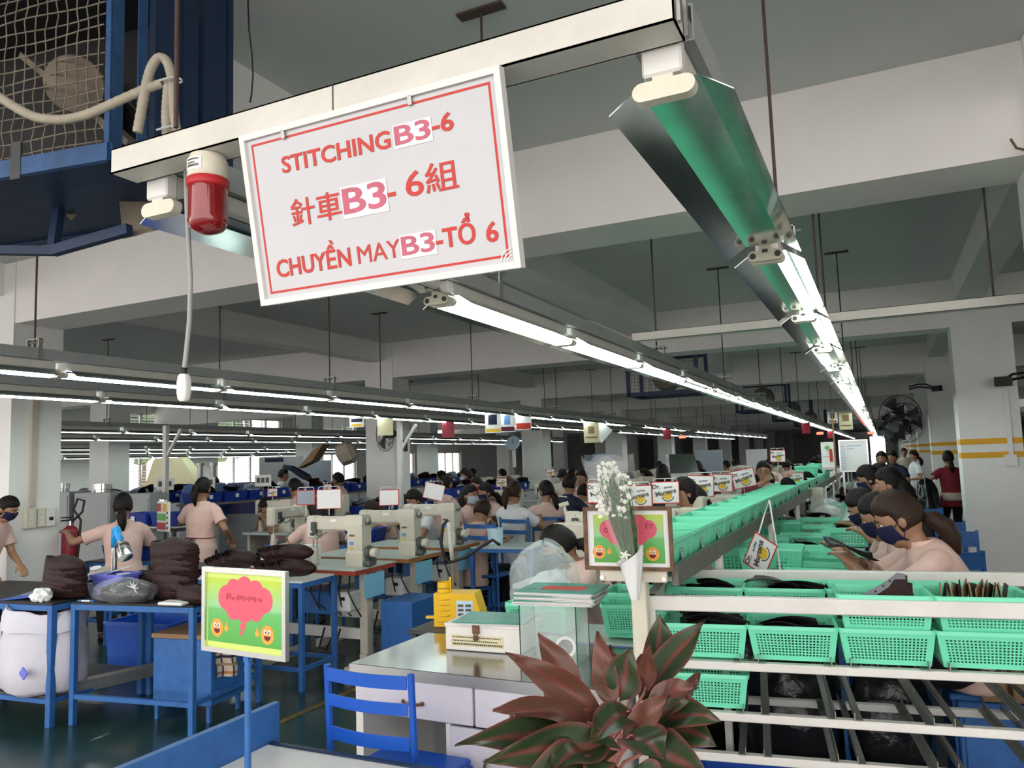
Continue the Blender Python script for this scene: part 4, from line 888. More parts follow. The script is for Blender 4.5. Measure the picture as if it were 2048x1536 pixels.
# grey leather uppers with pale lining in front of the left worker
def flat_upper(loc,rot,m,label):
    t=thing('leather_upper',label,'shoe upper',loc); t.rotation_euler=rot
    me=solid(MB().sheet(lambda u,v:(-.13+.26*u,(.055+.035*math.sin(u*3.1))*(2*v-1),.05*math.sin(u*3.1)*(1-(2*v-1)**2)),12,8),'upper',m,.003,True); link('upper',me,t); return t
flat_upper((-4.95,3.55,.757),(.1,.1,.2),'grey_leather','grey leather upper with eyelets on the far-left table, front one'); flat_upper((-5.05,3.62,.80),(.4,-.2,-.3),'grey_leather','grey leather upper held by the left worker')
lu=flat_upper((-5.05,3.78,.84),(.5,0,.1),'cloth_cream','cream-lined open upper standing behind the grey leather uppers')
MB().prism([(.045*math.cos(a)-.03,.03*math.sin(a)) for a in np.linspace(0,6.283,20)[:-1]],.05,.056,Matrix.Rotation(-.1,4,'X')).ob('opening','shirt_white',lu)
# ---------------- sewing machines
def machine_parts():
    P=[]
    def add(n,mb,m,sm=False): P.append((n,mb.mesh(n,m,sm)))
    col=MB(); R_=lambda x0,x1,y0,y1,z:[(x0,y0,z),(x1,y0,z),(x1,y1,z),(x0,y1,z)]
    col.loft([R_(-.13,.03,-.075,.075,0),R_(-.125,.03,-.07,.07,.10),R_(-.12,.02,-.06,.06,.12),R_(-.115,.02,-.06,.06,.26),R_(-.15,.02,-.06,.06,.31),R_(-.15,.02,-.055,.055,.37),R_(-.14,.01,-.05,.05,.385)])
    add('column',col,'machine')
    arm=MB(); arm.box(-.50,-.045,.265,-.10,.045,.375,.014); add('arm',arm,'machine')
    hd=MB(); hd.box(-.535,-.05,.20,-.435,.05,.38,.016); add('head',hd,'machine')
    nb=MB(); nb.cyl((-.49,-.01,.20),(-.49,-.01,.08),.006,n=8).cyl((-.47,.01,.20),(-.47,.01,.10),.005,n=8).cb((-.485,-.0,.075),(.03,.02,.012),.002); add('needle_bar',nb,'galv')
    tn=MB(); tn.cb((-.45,-.055,.30),(.05,.02,.07),.006).cyl((-.43,-.05,.26),(-.43,-.075,.26),.018,n=12).cyl((-.46,-.05,.24),(-.46,-.07,.24),.014,n=12); tn.tube([(-.43,-.06,.24),(-.38,-.07,.225),(-.31,-.065,.255)],.004,6); add('thread_tension',tn,'dark_metal',30)
    pb=MB(); pb.cyl((-.48,0,0),(-.48,0,.13),.035,.022,n=16); add('post_bed',pb,'machine',40)
    hw=MB(); hw.lathe([(.012,0),(.05,.0),(.055,.012),(.05,.03),(.02,.034)],20,Matrix.Translation((.03,0,.10))@Matrix.Rotation(math.pi/2,4,'Y')); add('hand_wheel','x' and hw,'machine_dark',40)
    kn=MB(); kn.lathe([(.03,0),(.036,.01),(.036,.05),(.028,.055)],18,Matrix.Translation((.062,0,.10))@Matrix.Rotation(math.pi/2,4,'Y')); add('motor_knob',kn,'cream_enamel',40)
    tk=MB(); tk.lathe([(.024,0),(.026,.006),(.026,.03),(.02,.034)],16,Matrix.Translation((.02,0,.335))@Matrix.Rotation(math.pi/2,4,'Y')); add('top_wheel',tk,'galv',40)
    lb=MB(); lb.box(-.10,-.0565,.225,-.05,-.0555 -.005,.24); add('name_plate',lb,'rust')
    l2=MB(); l2.box(-.29,-.0475,.335,-.23,-.0455,.355); add('barcode_label',l2,'paper')
    l3=MB(); l3.box(-.095,-.0625,.16,-.06,-.0605,.185); add('info_label',l3,'poster_blue')
    l4=MB().box(-.09,-.0625,.125,-.07,-.0605,.145); add('warning_label',l4,'yellow')
    mt=MB().cb((.01,.02,.03),(.10,.13,.06),.015); mt.cyl((.04,-.05,.03),(.1,-.06,.02),.02,n=10); add('drive_box',mt,'machine_dark')
    return P
MP=machine_parts()
def machine(loc,rz,label,grp='sewing machines',sc=1,only=None,dark=False):
    t=thing('sewing_machine',label,'sewing machine',loc,rz,grp); t.scale=(sc,)*3
    for n_,me in MP:
        if only and n_ not in only: continue
        link(n_,me,t)
    return t
def machine_table(loc,rz,label,edge='red_edge',L=1.05,W_=.53,grp='sewing machine tables',detail=True):
    t=thing('machine_table',label,'table',loc,rz,grp)   # origin: right front corner at floor, extends -x, +y
    MB().box(-L,0,.74,0,W_,.772).ob('table_core',edge,t); MB().box(-L-.002,-.002,.772,.002,W_+.002,.78).ob('laminate_top','formica',t)
    for x in (-.10,-L+.1):
        MB().box(x-.035,W_/2-.04,.12,x+.035,W_/2+.04,.74,.004).ob('leg','machine',t); MB().box(x-.03,.02,.0,x+.03,W_-.02,.07,.004).box(x-.03,W_/2-.05,.07,x+.03,W_/2+.05,.12).ob('foot','machine',t)
    MB().box(-L+.1,W_/2-.015,.22,-.1,W_/2+.015,.30).ob('stretcher','white_paint',t)
    if detail:
        MB().box(-.62,.1,.42,-.3,.36,.60,.01).ob('motor','blue_frame',t)
        c=MB().box(-.30,.08,.45,-.12,.25,.60,.015).ob('control_box','white_enamel',t); MB().box(-.2,.078,.54,-.16,.08,.565).ob('display','black',c)
        MB().box(-.5,.1,.13,-.15,.45,.145).ob('treadle','dark_metal',t)
        cb=MB(); rr=random.Random(len(label))
        for k in range(5):
            x=-.5+.09*k; cb.tube([(x,.12,.73),(x+.03,.06,.6),(x+.08*rr.random(),.08,.5),(x+.1,.12,.42)],.006,6)
        cb.tube([(-.45,.2,.3),(-.42,.1,.18),(-.36,.1,.16),(-.33,.15,.26),(-.28,.12,.2),(-.3,.2,.3)],.008,6); cb.ob('cables','rubber',t,True)
    MB().box(.004,.1,.555,.0065,.36,.73).ob('card_holder','card_blue',t)
    return t
MT=[((-3.575,4.745,0),'red_edge','red-edged sewing table nearest the pale-topped table'),((-3.565,5.44,0),'orange_edge','wood-edged sewing table second from the pale-topped table'),((-3.60,6.22,0),'orange_edge','wood-edged sewing table third from the pale-topped table')]
for p,e_,l in MT: machine_table(p,0,l,e_)
machine((-3.66,4.98,.781),0,'cream post-bed sewing machine on the red-edged table'); machine((-3.63,5.66,.781),R(4),'cream post-bed sewing machine on the second wood-edged table'); machine((-3.70,6.46,.781),R(4),'cream post-bed sewing machine on the third wood-edged table')
MB().box(-.02,0,0,.26,.4,.52,.004).ob('blue_cabinet','blue_frame',label='blue steel cupboard under the red-edged sewing table end',cat='cabinet',loc=(-3.5,4.98,.0))
# card hanging from a wire loop stand
HOOK=None
def stand_card(loc,rz,label,grp,kind='plain',h=.12,w_=.16,hh=.125,tilt=0):
    t=thing('card_stand',label,'card holder',loc,rz,grp)
    wr=MB(); wr.tube([(0,0,0),(0,0,h+hh+.02)],.0035,6); wr.tube([(-w_*.42,0,h+hh-.01),(-w_*.42,0,h+hh+.015),(-w_*.36,0,h+hh+.022),(w_*.36,0,h+hh+.022),(w_*.42,0,h+hh+.015),(w_*.42,0,h+hh-.01)],.003,6); wr.ob('wire_stand','white_paint',t)
    M=Matrix.Translation((0,-.006,h+hh/2))@Matrix.Rotation(tilt,4,'Y')@Matrix.Rotation(math.pi/2,4,'X')@Matrix.Translation((0,-hh/2,0))
    c=MB().box(-w_/2,0,-.001,w_/2,hh,.001,0,M).ob('card','grey_card' if kind=='grey' else 'paper_gloss',t)
    if kind!='blank': border(MB(),-w_/2,0,w_/2,hh,.007 if kind!='plain' else .004,-.0014,.0014,M).ob('red_edging','red_print',c)
    if kind=='logo': logo(c,M,w_,hh)
    return t
mat('grey_card',(.28,.32,.38),.4)
LOGO={}
def logo(par,M,w_,hh):
    k=w_/.16; Q=M@Matrix.Scale(k,4)
    key='l'
    if key not in LOGO:
        I=Matrix.Identity(4); ms=[]
        d=MB().prism([(.027*math.cos(a)+.010,.047+.025*math.sin(a)) for a in np.linspace(0,6.283,25)[:-1]],.0012,.0015); ms.append(('disc',d.mesh('logo_disc','gold_logo')))
        a_=MB(); a_.sheet(lambda u,v:(.012+(.030+.006*v)*math.cos(math.pi*(1.05+.9*u)),.045+(.028+.006*v)*math.sin(math.pi*(1.05+.9*u)),.0016),14,1); ms.append(('arc',a_.mesh('logo_arc','logo_grey')))
        for body,size,x,y,rot in (('Dr.',.034,-.052,.098,.05),('Martens',.037,.0,.064,.20),('AirWair',.015,.016,.094,.12)):
            o=text('logo_text',body,size,'logo_grey',None,Matrix.Translation((x,y,.0022))@Matrix.Rotation(rot,4,'Z'),.0003,size*.035); ms.append((body,o.data)); ALL.remove(o); bpy.data.objects.remove(o)
        LOGO[key]=ms
    for n_,me in LOGO[key]:
        o=link('brand_print',me,par); o.matrix_local=Q
def card_px(px,py,d,label,kind,wpx,grp,base_h=.12,rz=R(30),tilt=0):
    p=at(px,py,Y=d) if base_h>1 else at(px,py,d=d); dd=(p-Vector((0,0,EYE))).length*.93; w_=wpx*dd/1550; hh=w_*.8
    if base_h>1: base_h=max(.02,p.z-hh/2-base_h)
    return stand_card((p.x,p.y,p.z-base_h-hh/2),rz,label,grp,kind,base_h,w_,hh,tilt)
G='card stands on the sewing machines'
card_px(612,995,4.98,'grey card on a wire stand above the nearest sewing machine arm','grey',38,G,1.16)
card_px(658,998,4.98,'blank white card on a wire stand above the nearest sewing machine column','plain',50,G,1.165)
card_px(778,995,5.66,'white card with wide red edging above the second sewing machine','redcard',42,G,1.16)
card_px(868,983,6.46,'tilted white card on a stand above the third sewing machine','plain',42,G,1.165,R(30),.25)
# ---------------- conveyor shelf of green baskets with card pockets
cv=thing('conveyor_shelf','long grey steel shelf carrying the row of green baskets into the distance','shelf',(-.90,2.98,1.10))
CL=19.0
for x in (-.155,.15): MB().box(x-.012,0,-.045,x+.012,CL,.03).ob('side_rail','rail_grey',cv) if 'rail_grey' in M_ else (mat('rail_grey',(.20,.185,.17),.5,.5,var=.3,scale=20),MB().box(x-.012,0,-.045,x+.012,CL,.03).ob('side_rail','rail_grey',cv))
MB().box(-.14,0,-.03,.14,CL,-.012).ob('deck','galv',cv)
for y in np.arange(.87,CL,1.9):
    for x in (-.155,.15): MB().box(x-.016,y-.016,-1.10 if y<1 else -.32,x+.016,y+.016,-.04).ob('support_post','white_paint',cv)
NC=26
for k in range(NC):
    y=3.19+.388*k
    t=basket('conv',(-.90,y,1.092),R(90),'green basket with card pocket, %s along the conveyor shelf'%nth(k),'baskets on the conveyor shelf',card=True)
    t.rotation_euler=(0,0,R(90))
for k,(dx,dz,y) in enumerate(((0,.125,10.6),(.02,.125,12.2),(0,.125,13.0))): basket('far',(-.9+dx,y,1.10+dz),R(90),'green basket stacked on top of the conveyor baskets, %s from near'%nth(k),'stacked baskets on the conveyor')
# worker table along the right of the conveyor, with loose baskets and parts
wt=thing('line_table','long pale table beside the conveyor where the right-hand workers sit','table',(-.98,3.98,0))
MB().box(0,0,.755,.80,16,.78,.003).ob('table_top','formica',wt)
for y in np.arange(.1,16,2.6):
    for x in (.04,.74): MB().box(x-.02,y-.02,0,x+.02,y+.02,.755).ob('leg','blue_frame',wt)
MB().box(.36,.2,.86,.40,14,.89).ob('lower_rail','rail_grey',wt)
for y in np.arange(.3,14,1.3): MB().box(.365,y,.78,.395,y+.03,.86).ob('rail_post','white_paint',wt)
r=random.Random(21)
TB=[(1455,1090,5),(1490,1060,4),(1530,1030,6),(1565,1003,3),(1590,980,4),(1580,1118,-12),(1612,1098,4),(1610,1072,2),(1670,1122,-5),(1690,1062,3),(1640,1040,6),(1655,1010,-18),(1745,1003,10),(1600,945,0),(1625,1055,5),(1560,1060,3),(1530,1085,2),(1480,1112,4),(1640,1135,-3),(1545,1128,3)]
BT=[]
for k,(x,y,a) in enumerate(TB):
    p=at(x,y,Z=.90); c=(p.x,p.y,.784)
    if any(abs(c[0]-q[0])<.36 and abs(c[1]-q[1])<.28 for q in BT): c=(c[0],c[1],.784+.03*sum(abs(c[0]-q[0])<.36 and abs(c[1]-q[1])<.28 for q in BT))
    BT.append(c)
    basket('far',c,R(a),'green basket on the line table, %s of the loose ones from the rack'%nth(k),'loose baskets on the line table')
for k,(x,y) in enumerate(((1545,990),(1580,1120),(1675,1060),(1600,1095),(1640,1035),(1690,1000))):
    p=at(x,y,Z=.86); pieces((p.x,p.y,.85),4,'dark leather cut pieces in a loose line-table basket, %s from near'%nth(k),'pieces in line-table basket %d'%k,.06,.012,(0,1,2,3),30+k)
for k in range(NC):
    if k%3==0: pieces((-.9,3.19+.388*k,1.15),1,'dark leather piece in the conveyor basket, %s filled basket from near'%nth(k//3),'pieces in conveyor basket %d'%k,.02,.012,(3,),60+k)
# peaked dark boot shafts standing in conveyor baskets
def shaft(loc,rz,label,sc=1,m='black_leather'):
    me=solid(MB().sheet(lambda u,v:((u-.5)*(.26-.14*v)+.02*math.sin(v*3),.03*math.cos((u-.5)*5)*(1-.4*v),.15*v-.03*(2*abs(u-.5))**2),10,6),'boot_shaft',m,.003,True)
    o=link('boot_shaft',me,None,label,'shoe part',None,loc=loc,rz=rz); o.scale=(sc,)*3
for k,y in enumerate((8.1,9.3,10.3,11.9)): shaft((-.88,y,1.16),.2*k,'black peaked boot shaft in a conveyor basket, %s from near'%nth(k),.9)
for k,(x,y,m) in enumerate(((1470,1072,'black_leather'),(1560,1012,'black_leather'),(1685,985,'brown_leather'),(1745,975,'black_leather'))):
    p=at(x,y,Z=.92); shaft((p.x,p.y,.82),.4*k,'dark boot shaft among the line-table baskets, %s from near'%nth(k),1.2,m)
# clear bag standing in a basket, white tray
cbg=thing('clear_bag','clear inflated plastic bag in a line-table basket','plastic bag',at(1655,1030,Z=.86)); blob((0,0,.05),.17,.12,.12,12,amp=.07,flat=False).ob('film','clear_bag',cbg,True); blob((0,0,.02),.13,.09,.08,13,amp=.09,flat=False).ob('contents','paper_gloss',cbg,True)
p=at(1690,1087,Z=.80); MB().box(-.16,-.08,0,.16,.08,.012,.003).ob('white_tray','white_paint',label='white flat tray in front of the masked women',cat='tray',loc=(p.x,p.y,.785))
# bent brand card hanging at the rack
hc=thing('brand_card','bent brand card hanging from a wire behind the rack rail','card',at(1520,1108,d=3.9),R(-25))
Mh=Matrix.Rotation(R(-62),4,'Y')@Matrix.Rotation(math.pi/2,4,'X')@Matrix.Translation((-.09,-.07,0))
c=MB().box(0,0,-.001,.18,.14,.001,0,Mh).ob('card','paper_gloss',hc); border(MB(),0,0,.18,.14,.006,-.0013,.0013,Mh).ob('red_edging','red_print',c); logo(c,Mh@Matrix.Translation((.09,.005,0)),.18,.14)
MB().tube([(.0,0,.1),(.02,.02,.18),(.06,.02,.27),(.09,.02,.0),(.10,.02,-.12)],.004,6).ob('wire','white_paint',hc)
# big inflated clear bag and baskets behind the desk
bb=thing('clear_bag','large clear inflated plastic bag behind the white lock box','plastic bag',(-1.50,3.46,.80))
o=blob((0,0,.17),.17,.15,.185,21,44,30,.05,False,4).ob('film','clear_bag',bb,True); blob((.03,0,.10),.12,.10,.11,22,amp=.09,flat=False).ob('crumpled_filling','clear_bag_fill',bb,True)
for k in range(3): pass
basket('near',(-1.50,3.46,.755),R(-2),'green basket under the big clear bag behind the desk','baskets behind the desk')
sdt=steel_table('work_table','low side table behind the desk under the green baskets',(-1.78,3.27,0),0,.95,.36,.75,'formica',low=.15)
p=at(1175,1240,d=3.75); basket('near',(-1.02,3.46,.755),R(2),'green basket right of the clear bag behind the acrylic box','baskets behind the desk')
basket('near',(-1.02,3.46,.825),R(4),'green basket nested on the one behind the acrylic box','baskets behind the desk')
# ---------------- people
def remesh(mb,name,m,vox,sm=4):
    o=bpy.data.objects.new('tmp',mb.mesh('tmp',m)); COL.objects.link(o)
    r=o.modifiers.new('r','REMESH'); r.mode='VOXEL'; r.voxel_size=vox; r.use_smooth_shade=True
    s=o.modifiers.new('s','SMOOTH'); s.factor=.5; s.iterations=sm
    me=bpy.data.meshes.new_from_object(o.evaluated_get(bpy.context.evaluated_depsgraph_get())); bpy.data.objects.remove(o); me.name=name; return me
def caps(b,pts,rs,n=12,round_=(True,True)):
    P=[Vector(p) for p in pts]; Q=[];Rr=[]
    d0=(P[1]-P[0]).normalized(); d1=(P[-1]-P[-2]).normalized()
    if round_[0]:
        for a in (80,50,25): t=math.radians(a); Q.append(P[0]-d0*rs[0]*math.sin(t)); Rr.append(rs[0]*math.cos(t))
    for p,r in zip(P,rs): Q.append(p);Rr.append(r)
    if round_[1]:
        for a in (25,50,80): t=math.radians(a); Q.append(P[-1]+d1*rs[-1]*math.sin(t)); Rr.append(rs[-1]*math.cos(t))
    b.tube(Q,Rr,n)
def ik(a,c,l1,l2,pole):
    a=Vector(a);c=Vector(c);d=c-a;L=d.length; mx=(l1+l2)*.985
    if L>mx: c=a+d*(mx/L); d=c-a; L=mx
    x=(l1*l1-l2*l2+L*L)/(2*L); h=math.sqrt(max(0,l1*l1-x*x)); u=d/L; p=Vector(pole); p=(p-u*p.dot(u)).normalized()
    return a+u*x+p*h,c
def torso(b,pel,chest,neck,infl,hem=0,fat=1):
    # elliptical rings along the bent spine, x axis stays the body's right
    sp=[Vector(pel)+Vector((0,0,-.09-hem)),Vector(pel),Vector(pel).lerp(chest,.45),Vector(chest),Vector(chest).lerp(neck,.55),Vector(chest).lerp(neck,.84),Vector(neck)]
    dm=[(.155,.105),(.165,.118),(.135,.098),(.150,.112),(.160,.095),(.120,.075),(.052,.052)]
    rings=[]
    for i,p in enumerate(sp):
        t=(sp[min(i+1,6)]-sp[max(i-1,0)]).normalized(); x=Vector((1,0,0)); y=t.cross(x).normalized()*1
        rings.append([tuple(p+x*(dm[i][0]*fat+infl)*math.cos(a)+y*(dm[i][1]*fat+infl)*math.sin(a)) for a in np.linspace(0,2*math.pi,21)[:-1]])
    b.loft(rings)
def hand(b,wr,fw,side,up,curl=.5,sc=1.0):
    # palm plus four unequal bent fingers and a thumb off the side of the palm
    fw=Vector(fw).normalized(); up=Vector(up); up=(up-fw*up.dot(fw)).normalized(); s=fw.cross(up)*side; wr=Vector(wr)
    rings=[]
    for t,wd,th in ((-.01,.022,.017),(.02,.032,.016),(.05,.037,.015),(.082,.036,.012)):
        rings.append([tuple(wr+fw*t*sc+s*wd*math.cos(a)*sc+up*th*math.sin(a)*sc) for a in np.linspace(0,2*math.pi,13)[:-1]])
    if (rings and (Vector(rings[1][0])-wr).cross(Vector(rings[1][3])-wr).dot(fw)<0): rings=[r[::-1] for r in rings]
    b.loft(rings)
    for k,(o,L) in enumerate(((-.030,.058),(-.010,.068),(.010,.072),(.030,.064))):
        base=wr+(fw*.076+s*o)*sc; d=fw; P=[base]
        for j in range(3):
            ang=curl*(.45+.35*j); dd=(fw*math.cos(ang)-up*math.sin(ang)).normalized(); P.append(P[-1]+dd*L*(.45,.32,.26)[j]*sc)
        caps(b,P,[.0092*sc,.0088*sc,.0082*sc,.0072*sc],8)
    th=[wr+(fw*.022+s*.030)*sc,wr+(fw*.05+s*.052-up*.008)*sc,wr+(fw*.078+s*.058-up*.02*(1+curl))*sc]
    caps(b,th,[.0125*sc,.0105*sc,.0085*sc],8)
def headparts(t,Hm,hair,mask,glasses,hm,near,cap=None,hz=1):
    def add(n_,mb,m,sm=True): return mb.ob(n_,m,t,sm)
    # hair cap: skull-shaped shell that dips inside the face
    n,m=28,18; v=[];f=[]
    for i in range(m+1):
        th=math.pi*min(max(i/m,.012),.988)
        for k in range(n):
            a=2*math.pi*k/n; d=Vector((math.sin(th)*math.cos(a),math.sin(th)*math.sin(a),-math.cos(th)))
            hl=.50-.30*abs(d.x)   # hairline height
            face=1/(1+math.exp(-14*(d.y-.32)))*1/(1+math.exp(14*(d.z-hl)))
            low=1/(1+math.exp(12*(d.z+.62))) if hair!='long' else 0
            r_=(1.135+.02*math.sin(a*9+th*6))*(1-max(face,low)*.42)
            v.append(tuple(Hm@Vector((d.x*.075*r_,d.y*.093*r_-.004,d.z*.108*r_+.004))))
    for i in range(m):
        for k in range(n): f.append((i*n+k,i*n+(k+1)%n,(i+1)*n+(k+1)%n,(i+1)*n+k))
    f+=[tuple(range(n))[::-1],tuple(m*n+k for k in range(n))]
    h=MB().add(v,f); 
    if hair=='ponytail':
        P=[(0,-.09,.015),(0,-.135,-.0),(0,-.15,-.06),(0,-.14,-.13),(.01,-.13,-.20)]; h.tube([Hm@Vector(p) for p in P],[.022,.036,.04,.032,.008],12)
    elif hair=='lowtail':
        P=[(0,-.08,-.05),(0,-.115,-.07),(0,-.135,-.12),(.01,-.13,-.18),(.015,-.115,-.24)]; h.tube([Hm@Vector(p) for p in P],[.03,.036,.042,.036,.010],12)
    elif hair=='bun': h.ell((0,0,0),(.045,.038,.042),12,8,Hm@Matrix.Translation((0,-.115,-.01)))
    elif hair=='long':
        P=[(0,-.05,-.0),(0,-.075,-.08),(0,-.085,-.17),(0,-.075,-.24)]; h.tube([Hm@Vector(p) for p in P],[.07,.078,.07,.04],14)
    add('hair',h,hm)
    if cap: 
        c=MB(); c.ell((0,0,0),(.094,.115,.085),18,10,Hm@Matrix.Translation((0,-.002,.052))); c.cb((0,.11,.055),(.12,.09,.008),.003,0,Hm); add('cap',c,cap)
    if hair in ('ponytail','lowtail') and near: 
        c=Hm@Vector((0,-.1,.01) if hair=='ponytail' else (0,-.095,-.06)); MB().ell(c,(.026,.014,.026),10,6).ob('hair_tie','black',t,True)
    if mask:
        v=[];n,m_=14,8
        for j in range(m_+1):
            for i in range(n+1):
                ax=(i/n-.5)*2.5; zz=-.012-.088*j/m_+.02*math.cos(ax)*(1 if j<2 else 0); d=math.sqrt(max(.05,1-(zz/.125)**2))
                bul=.017*math.cos(ax)**2*math.sin(math.pi*(j+1.4)/(m_+2.4))*(1-.45*j/m_)
                q_=j/m_; v.append(tuple(Hm@Vector(((.0775*d)*math.sin(ax)*(1-.18*q_*q_),(.0885*d+.007+bul)*math.cos(ax)+.006-.022*q_**3,zz-.012*q_*math.cos(ax)))))
        mk=MB().add(v,[(j*(n+1)+i,j*(n+1)+i+1,(j+1)*(n+1)+i+1,(j+1)*(n+1)+i) for j in range(m_) for i in range(n)])
        for sx in (-1,1): mk.tube([Hm@Vector((sx*.074,.035,-.02)),Hm@Vector((sx*.082,.0,.0)),Hm@Vector((sx*.08,-.018,-.02)),Hm@Vector((sx*.074,.03,-.08))],.002,5)
        add('face_mask',mk,mask)
    else:
        lp=MB().ell((0,0,0),(.022,.008,.0065),10,6,Hm@Matrix.Translation((0,.092,-.062))); add('lips',lp,'lip')
    for sx in (-1,1):
        e=MB();p=MB();br=MB(); e.ell((0,0,0),(.0125,.0055,.0058),10,6,Hm@Matrix.Translation((sx*.030,.0765,.006))@Matrix.Rotation(-sx*.35,4,'Z')); p.ell((0,0,0),(.0056,.003,.0056),8,6,Hm@Matrix.Translation((sx*.030,.0812,.006)))
        br.tube([Hm@Vector((sx*.016,.090,.028)),Hm@Vector((sx*.034,.087,.033)),Hm@Vector((sx*.05,.074,.027))],[.003,.0035,.002],5)
        p.ob('pupil','black',add('eye',e,'eye'),True); add('eyebrow',br,'hair')
    if glasses:
        g=MB()
        for sx in (-1,1):
            g.tube([Hm@Vector((sx*.032+.022*math.cos(a),.097,.004+.017*math.sin(a))) for a in np.linspace(0,6.283,15)],.0022,5); g.tube([Hm@Vector((sx*.054,.095,.006)),Hm@Vector((sx*.078,.02,.008)),Hm@Vector((sx*.08,-.01,0))],.002,5)
        g.tube([Hm@Vector((-.01,.098,.006)),Hm@Vector((.01,.098,.006))],.002,5); add('glasses',g,'rust')
NP=[0]
def person(label,head_at,face,pose='sit',lean=.15,hands=((-.12,.34,.92),(.12,.34,.92)),look=(0,.25),shirt='shirt',hair='lowtail',mask=None,vox=.011,glasses=False,grp='workers along the sewing lines',hm='hair',cap=None,twist=0,feet=None,apron=False,curl=.7,stool=True,fat=1,hup=(0,0,1),sleeve=.66,collar=True,pants='trousers',two_tone=False,sz=1.0):
    near=vox<.0095
    R0=Matrix.Rotation(face,3,'Z'); ha=Vector(head_at)
    def spine(seat):
        pel=Vector((0,-.02,seat+.09)) if pose=='sit' else Vector((0,0,.86))
        ax=Vector((0,math.sin(lean),math.cos(lean))); chest=pel+Vector((0,math.sin(lean*.7),math.cos(lean*.7)))*.26; neck=chest+ax*.225
        hd=neck+Vector((0,math.sin(lean+look[1]*.55),math.cos(lean+look[1]*.55)))*.135
        return pel,chest,neck,hd
    seat=.45
    sc=1.0
    if pose=='sit':
        pel,chest,neck,hd=spine(.45); seat=min(.62,max(.36,.45+ha.z/sz-hd.z)); pel,chest,neck,hd=spine(seat); sc=sz
    else:
        pel,chest,neck,hd=spine(0); sc=min(1.08,max(.9,ha.z/hd.z))
    base=ha-R0@(hd*sc); t=thing('person',label,'person',(base.x,base.y,0),face,grp); t.scale=(sc,)*3; NP[0]+=1
    hyaw,hp=look; Hm=Matrix.Translation(hd)@Matrix.Rotation(-hyaw,4,'Z')@Matrix.Rotation(-(hp),4,'X')
    b=MB(); torso(b,pel,chest,neck,-.006,0,fat)
    caps(b,[neck-Vector((0,0,.04)),neck.lerp(hd,.62)],[.050,.047])
    b.ell((0,0,0),(.074,.090,.107),16,12,Hm); b.ell((0,0,0),(.054,.058,.055),12,8,Hm@Matrix.Translation((0,.030,-.062)))
    b.ell((0,0,0),(.030,.03,.03),10,8,Hm@Matrix.Translation((0,.055,-.085)))
    caps(b,[Hm@Vector((0,.086,.012)),Hm@Vector((0,.103,-.022))],[.008,.0125],8)
    for sx in (-1,1): b.ell((0,0,0),(.010,.02,.031),10,8,Hm@Matrix.Translation((sx*.077,-.004,-.012))@Matrix.Rotation(sx*.25,4,'Z'))
    sh=MB(); torso(sh,pel,chest,neck,.014,.07 if pose!='sit' else .03,fat)
    ax=(neck-chest).normalized(); el=[]
    for k,sx in ((0,-1),(1,1)):
        S=chest.lerp(neck,.62)+Vector((sx*.155*fat,0,0)); tgt=Vector(hands[k]); E,Wt=ik(S,tgt,.262,.225,(sx*.75,-.5,-.55)); el.append((S,E,Wt))
        caps(b,[S,S.lerp(E,.5),E],[.043,.040,.034]); caps(b,[E,E.lerp(Wt,.35),Wt],[.034,.033,.0225])
        fd=(Wt-E).normalized(); hand(b,Wt+fd*.012,fd+Vector((0,0,-.15)),-sx,Vector(hup)+Vector((0,0,.001)),curl)
        caps(sh,[S-Vector((sx*.035,0,-.005)),S.lerp(E,.12),S.lerp(E,.4),S.lerp(E,sleeve)],[.066,.064,.060,.064],14,(True,False))
    tr=MB(); hips=[pel+Vector((sx*.085,0,-.02)) for sx in (-1,1)]
    if pose=='sit': ft=feet or ((-.10,.36,.07),(.10,.36,.07))
    else: ft=feet or ((-.09,.0,.07),(.09,.0,.07))
    for k,sx in ((0,-1),(1,1)):
        K,A=ik(hips[k],ft[k],.40,.40,(sx*.1,1,.3 if pose=='sit' else .0))
        caps(b,[hips[k],K,A],[.068,.047,.032],10); caps(tr,[hips[k],hips[k].lerp(K,.5),K,K.lerp(A,.6),A+(K-A)*.02],[.096*fat,.082*fat,.064,.056,.048],12,(True,False))
        fo=MB(); fd=Vector((0,1,0)) if A.z<.16 else (Vector((0,.3,-1))).normalized()
        caps(fo,[A-fd*.03-Vector((0,0,.03)),A+fd*.07-Vector((0,0,.035)),A+fd*.14-Vector((0,0,.043))],[.036,.036,.028],10); caps(b,[A,A+fd*.1-Vector((0,0,.04))],[.03,.022],8)
        fo.ob('shoe','shirt_white' if two_tone else 'black',t,True)
    tr.ell(pel+Vector((0,0,-.02)),(.172*fat,.125*fat,.105),16,10)
    link('body',body:=remesh(b,'body','skin',vox),t)
    s_=link('shirt',remesh(sh,'shirt',shirt,max(vox,.010),5),t); link('trousers',remesh(tr,'trousers',pants,max(vox,.013),5),t)
    headparts(t,Hm,hair,mask,glasses,hm,near,cap)
    if collar:
        c=MB(); x=Vector((1,0,0)); y=ax.cross(x)
        c.loft([[tuple(neck+ax*(-.035+.05*j-.012*math.sin(a)*(-1))+x*(.066-.006*j)*math.cos(a)+y*(.062-.004*j)*math.sin(a)) for a in np.linspace(0,6.283,21)[:-1]] for j in (0,1)],False); c.ob('collar',shirt,s_,True)
    if near:
        for k,sx in ((0,-1),(1,1)):
            S,E,_=el[k]; a=S.lerp(E,sleeve-.07); e=S.lerp(E,sleeve+.01); q=MB(); q.tube([a,e],[.0645,.0655],16,False); q.ob('sleeve_cuff',shirt,s_,True)
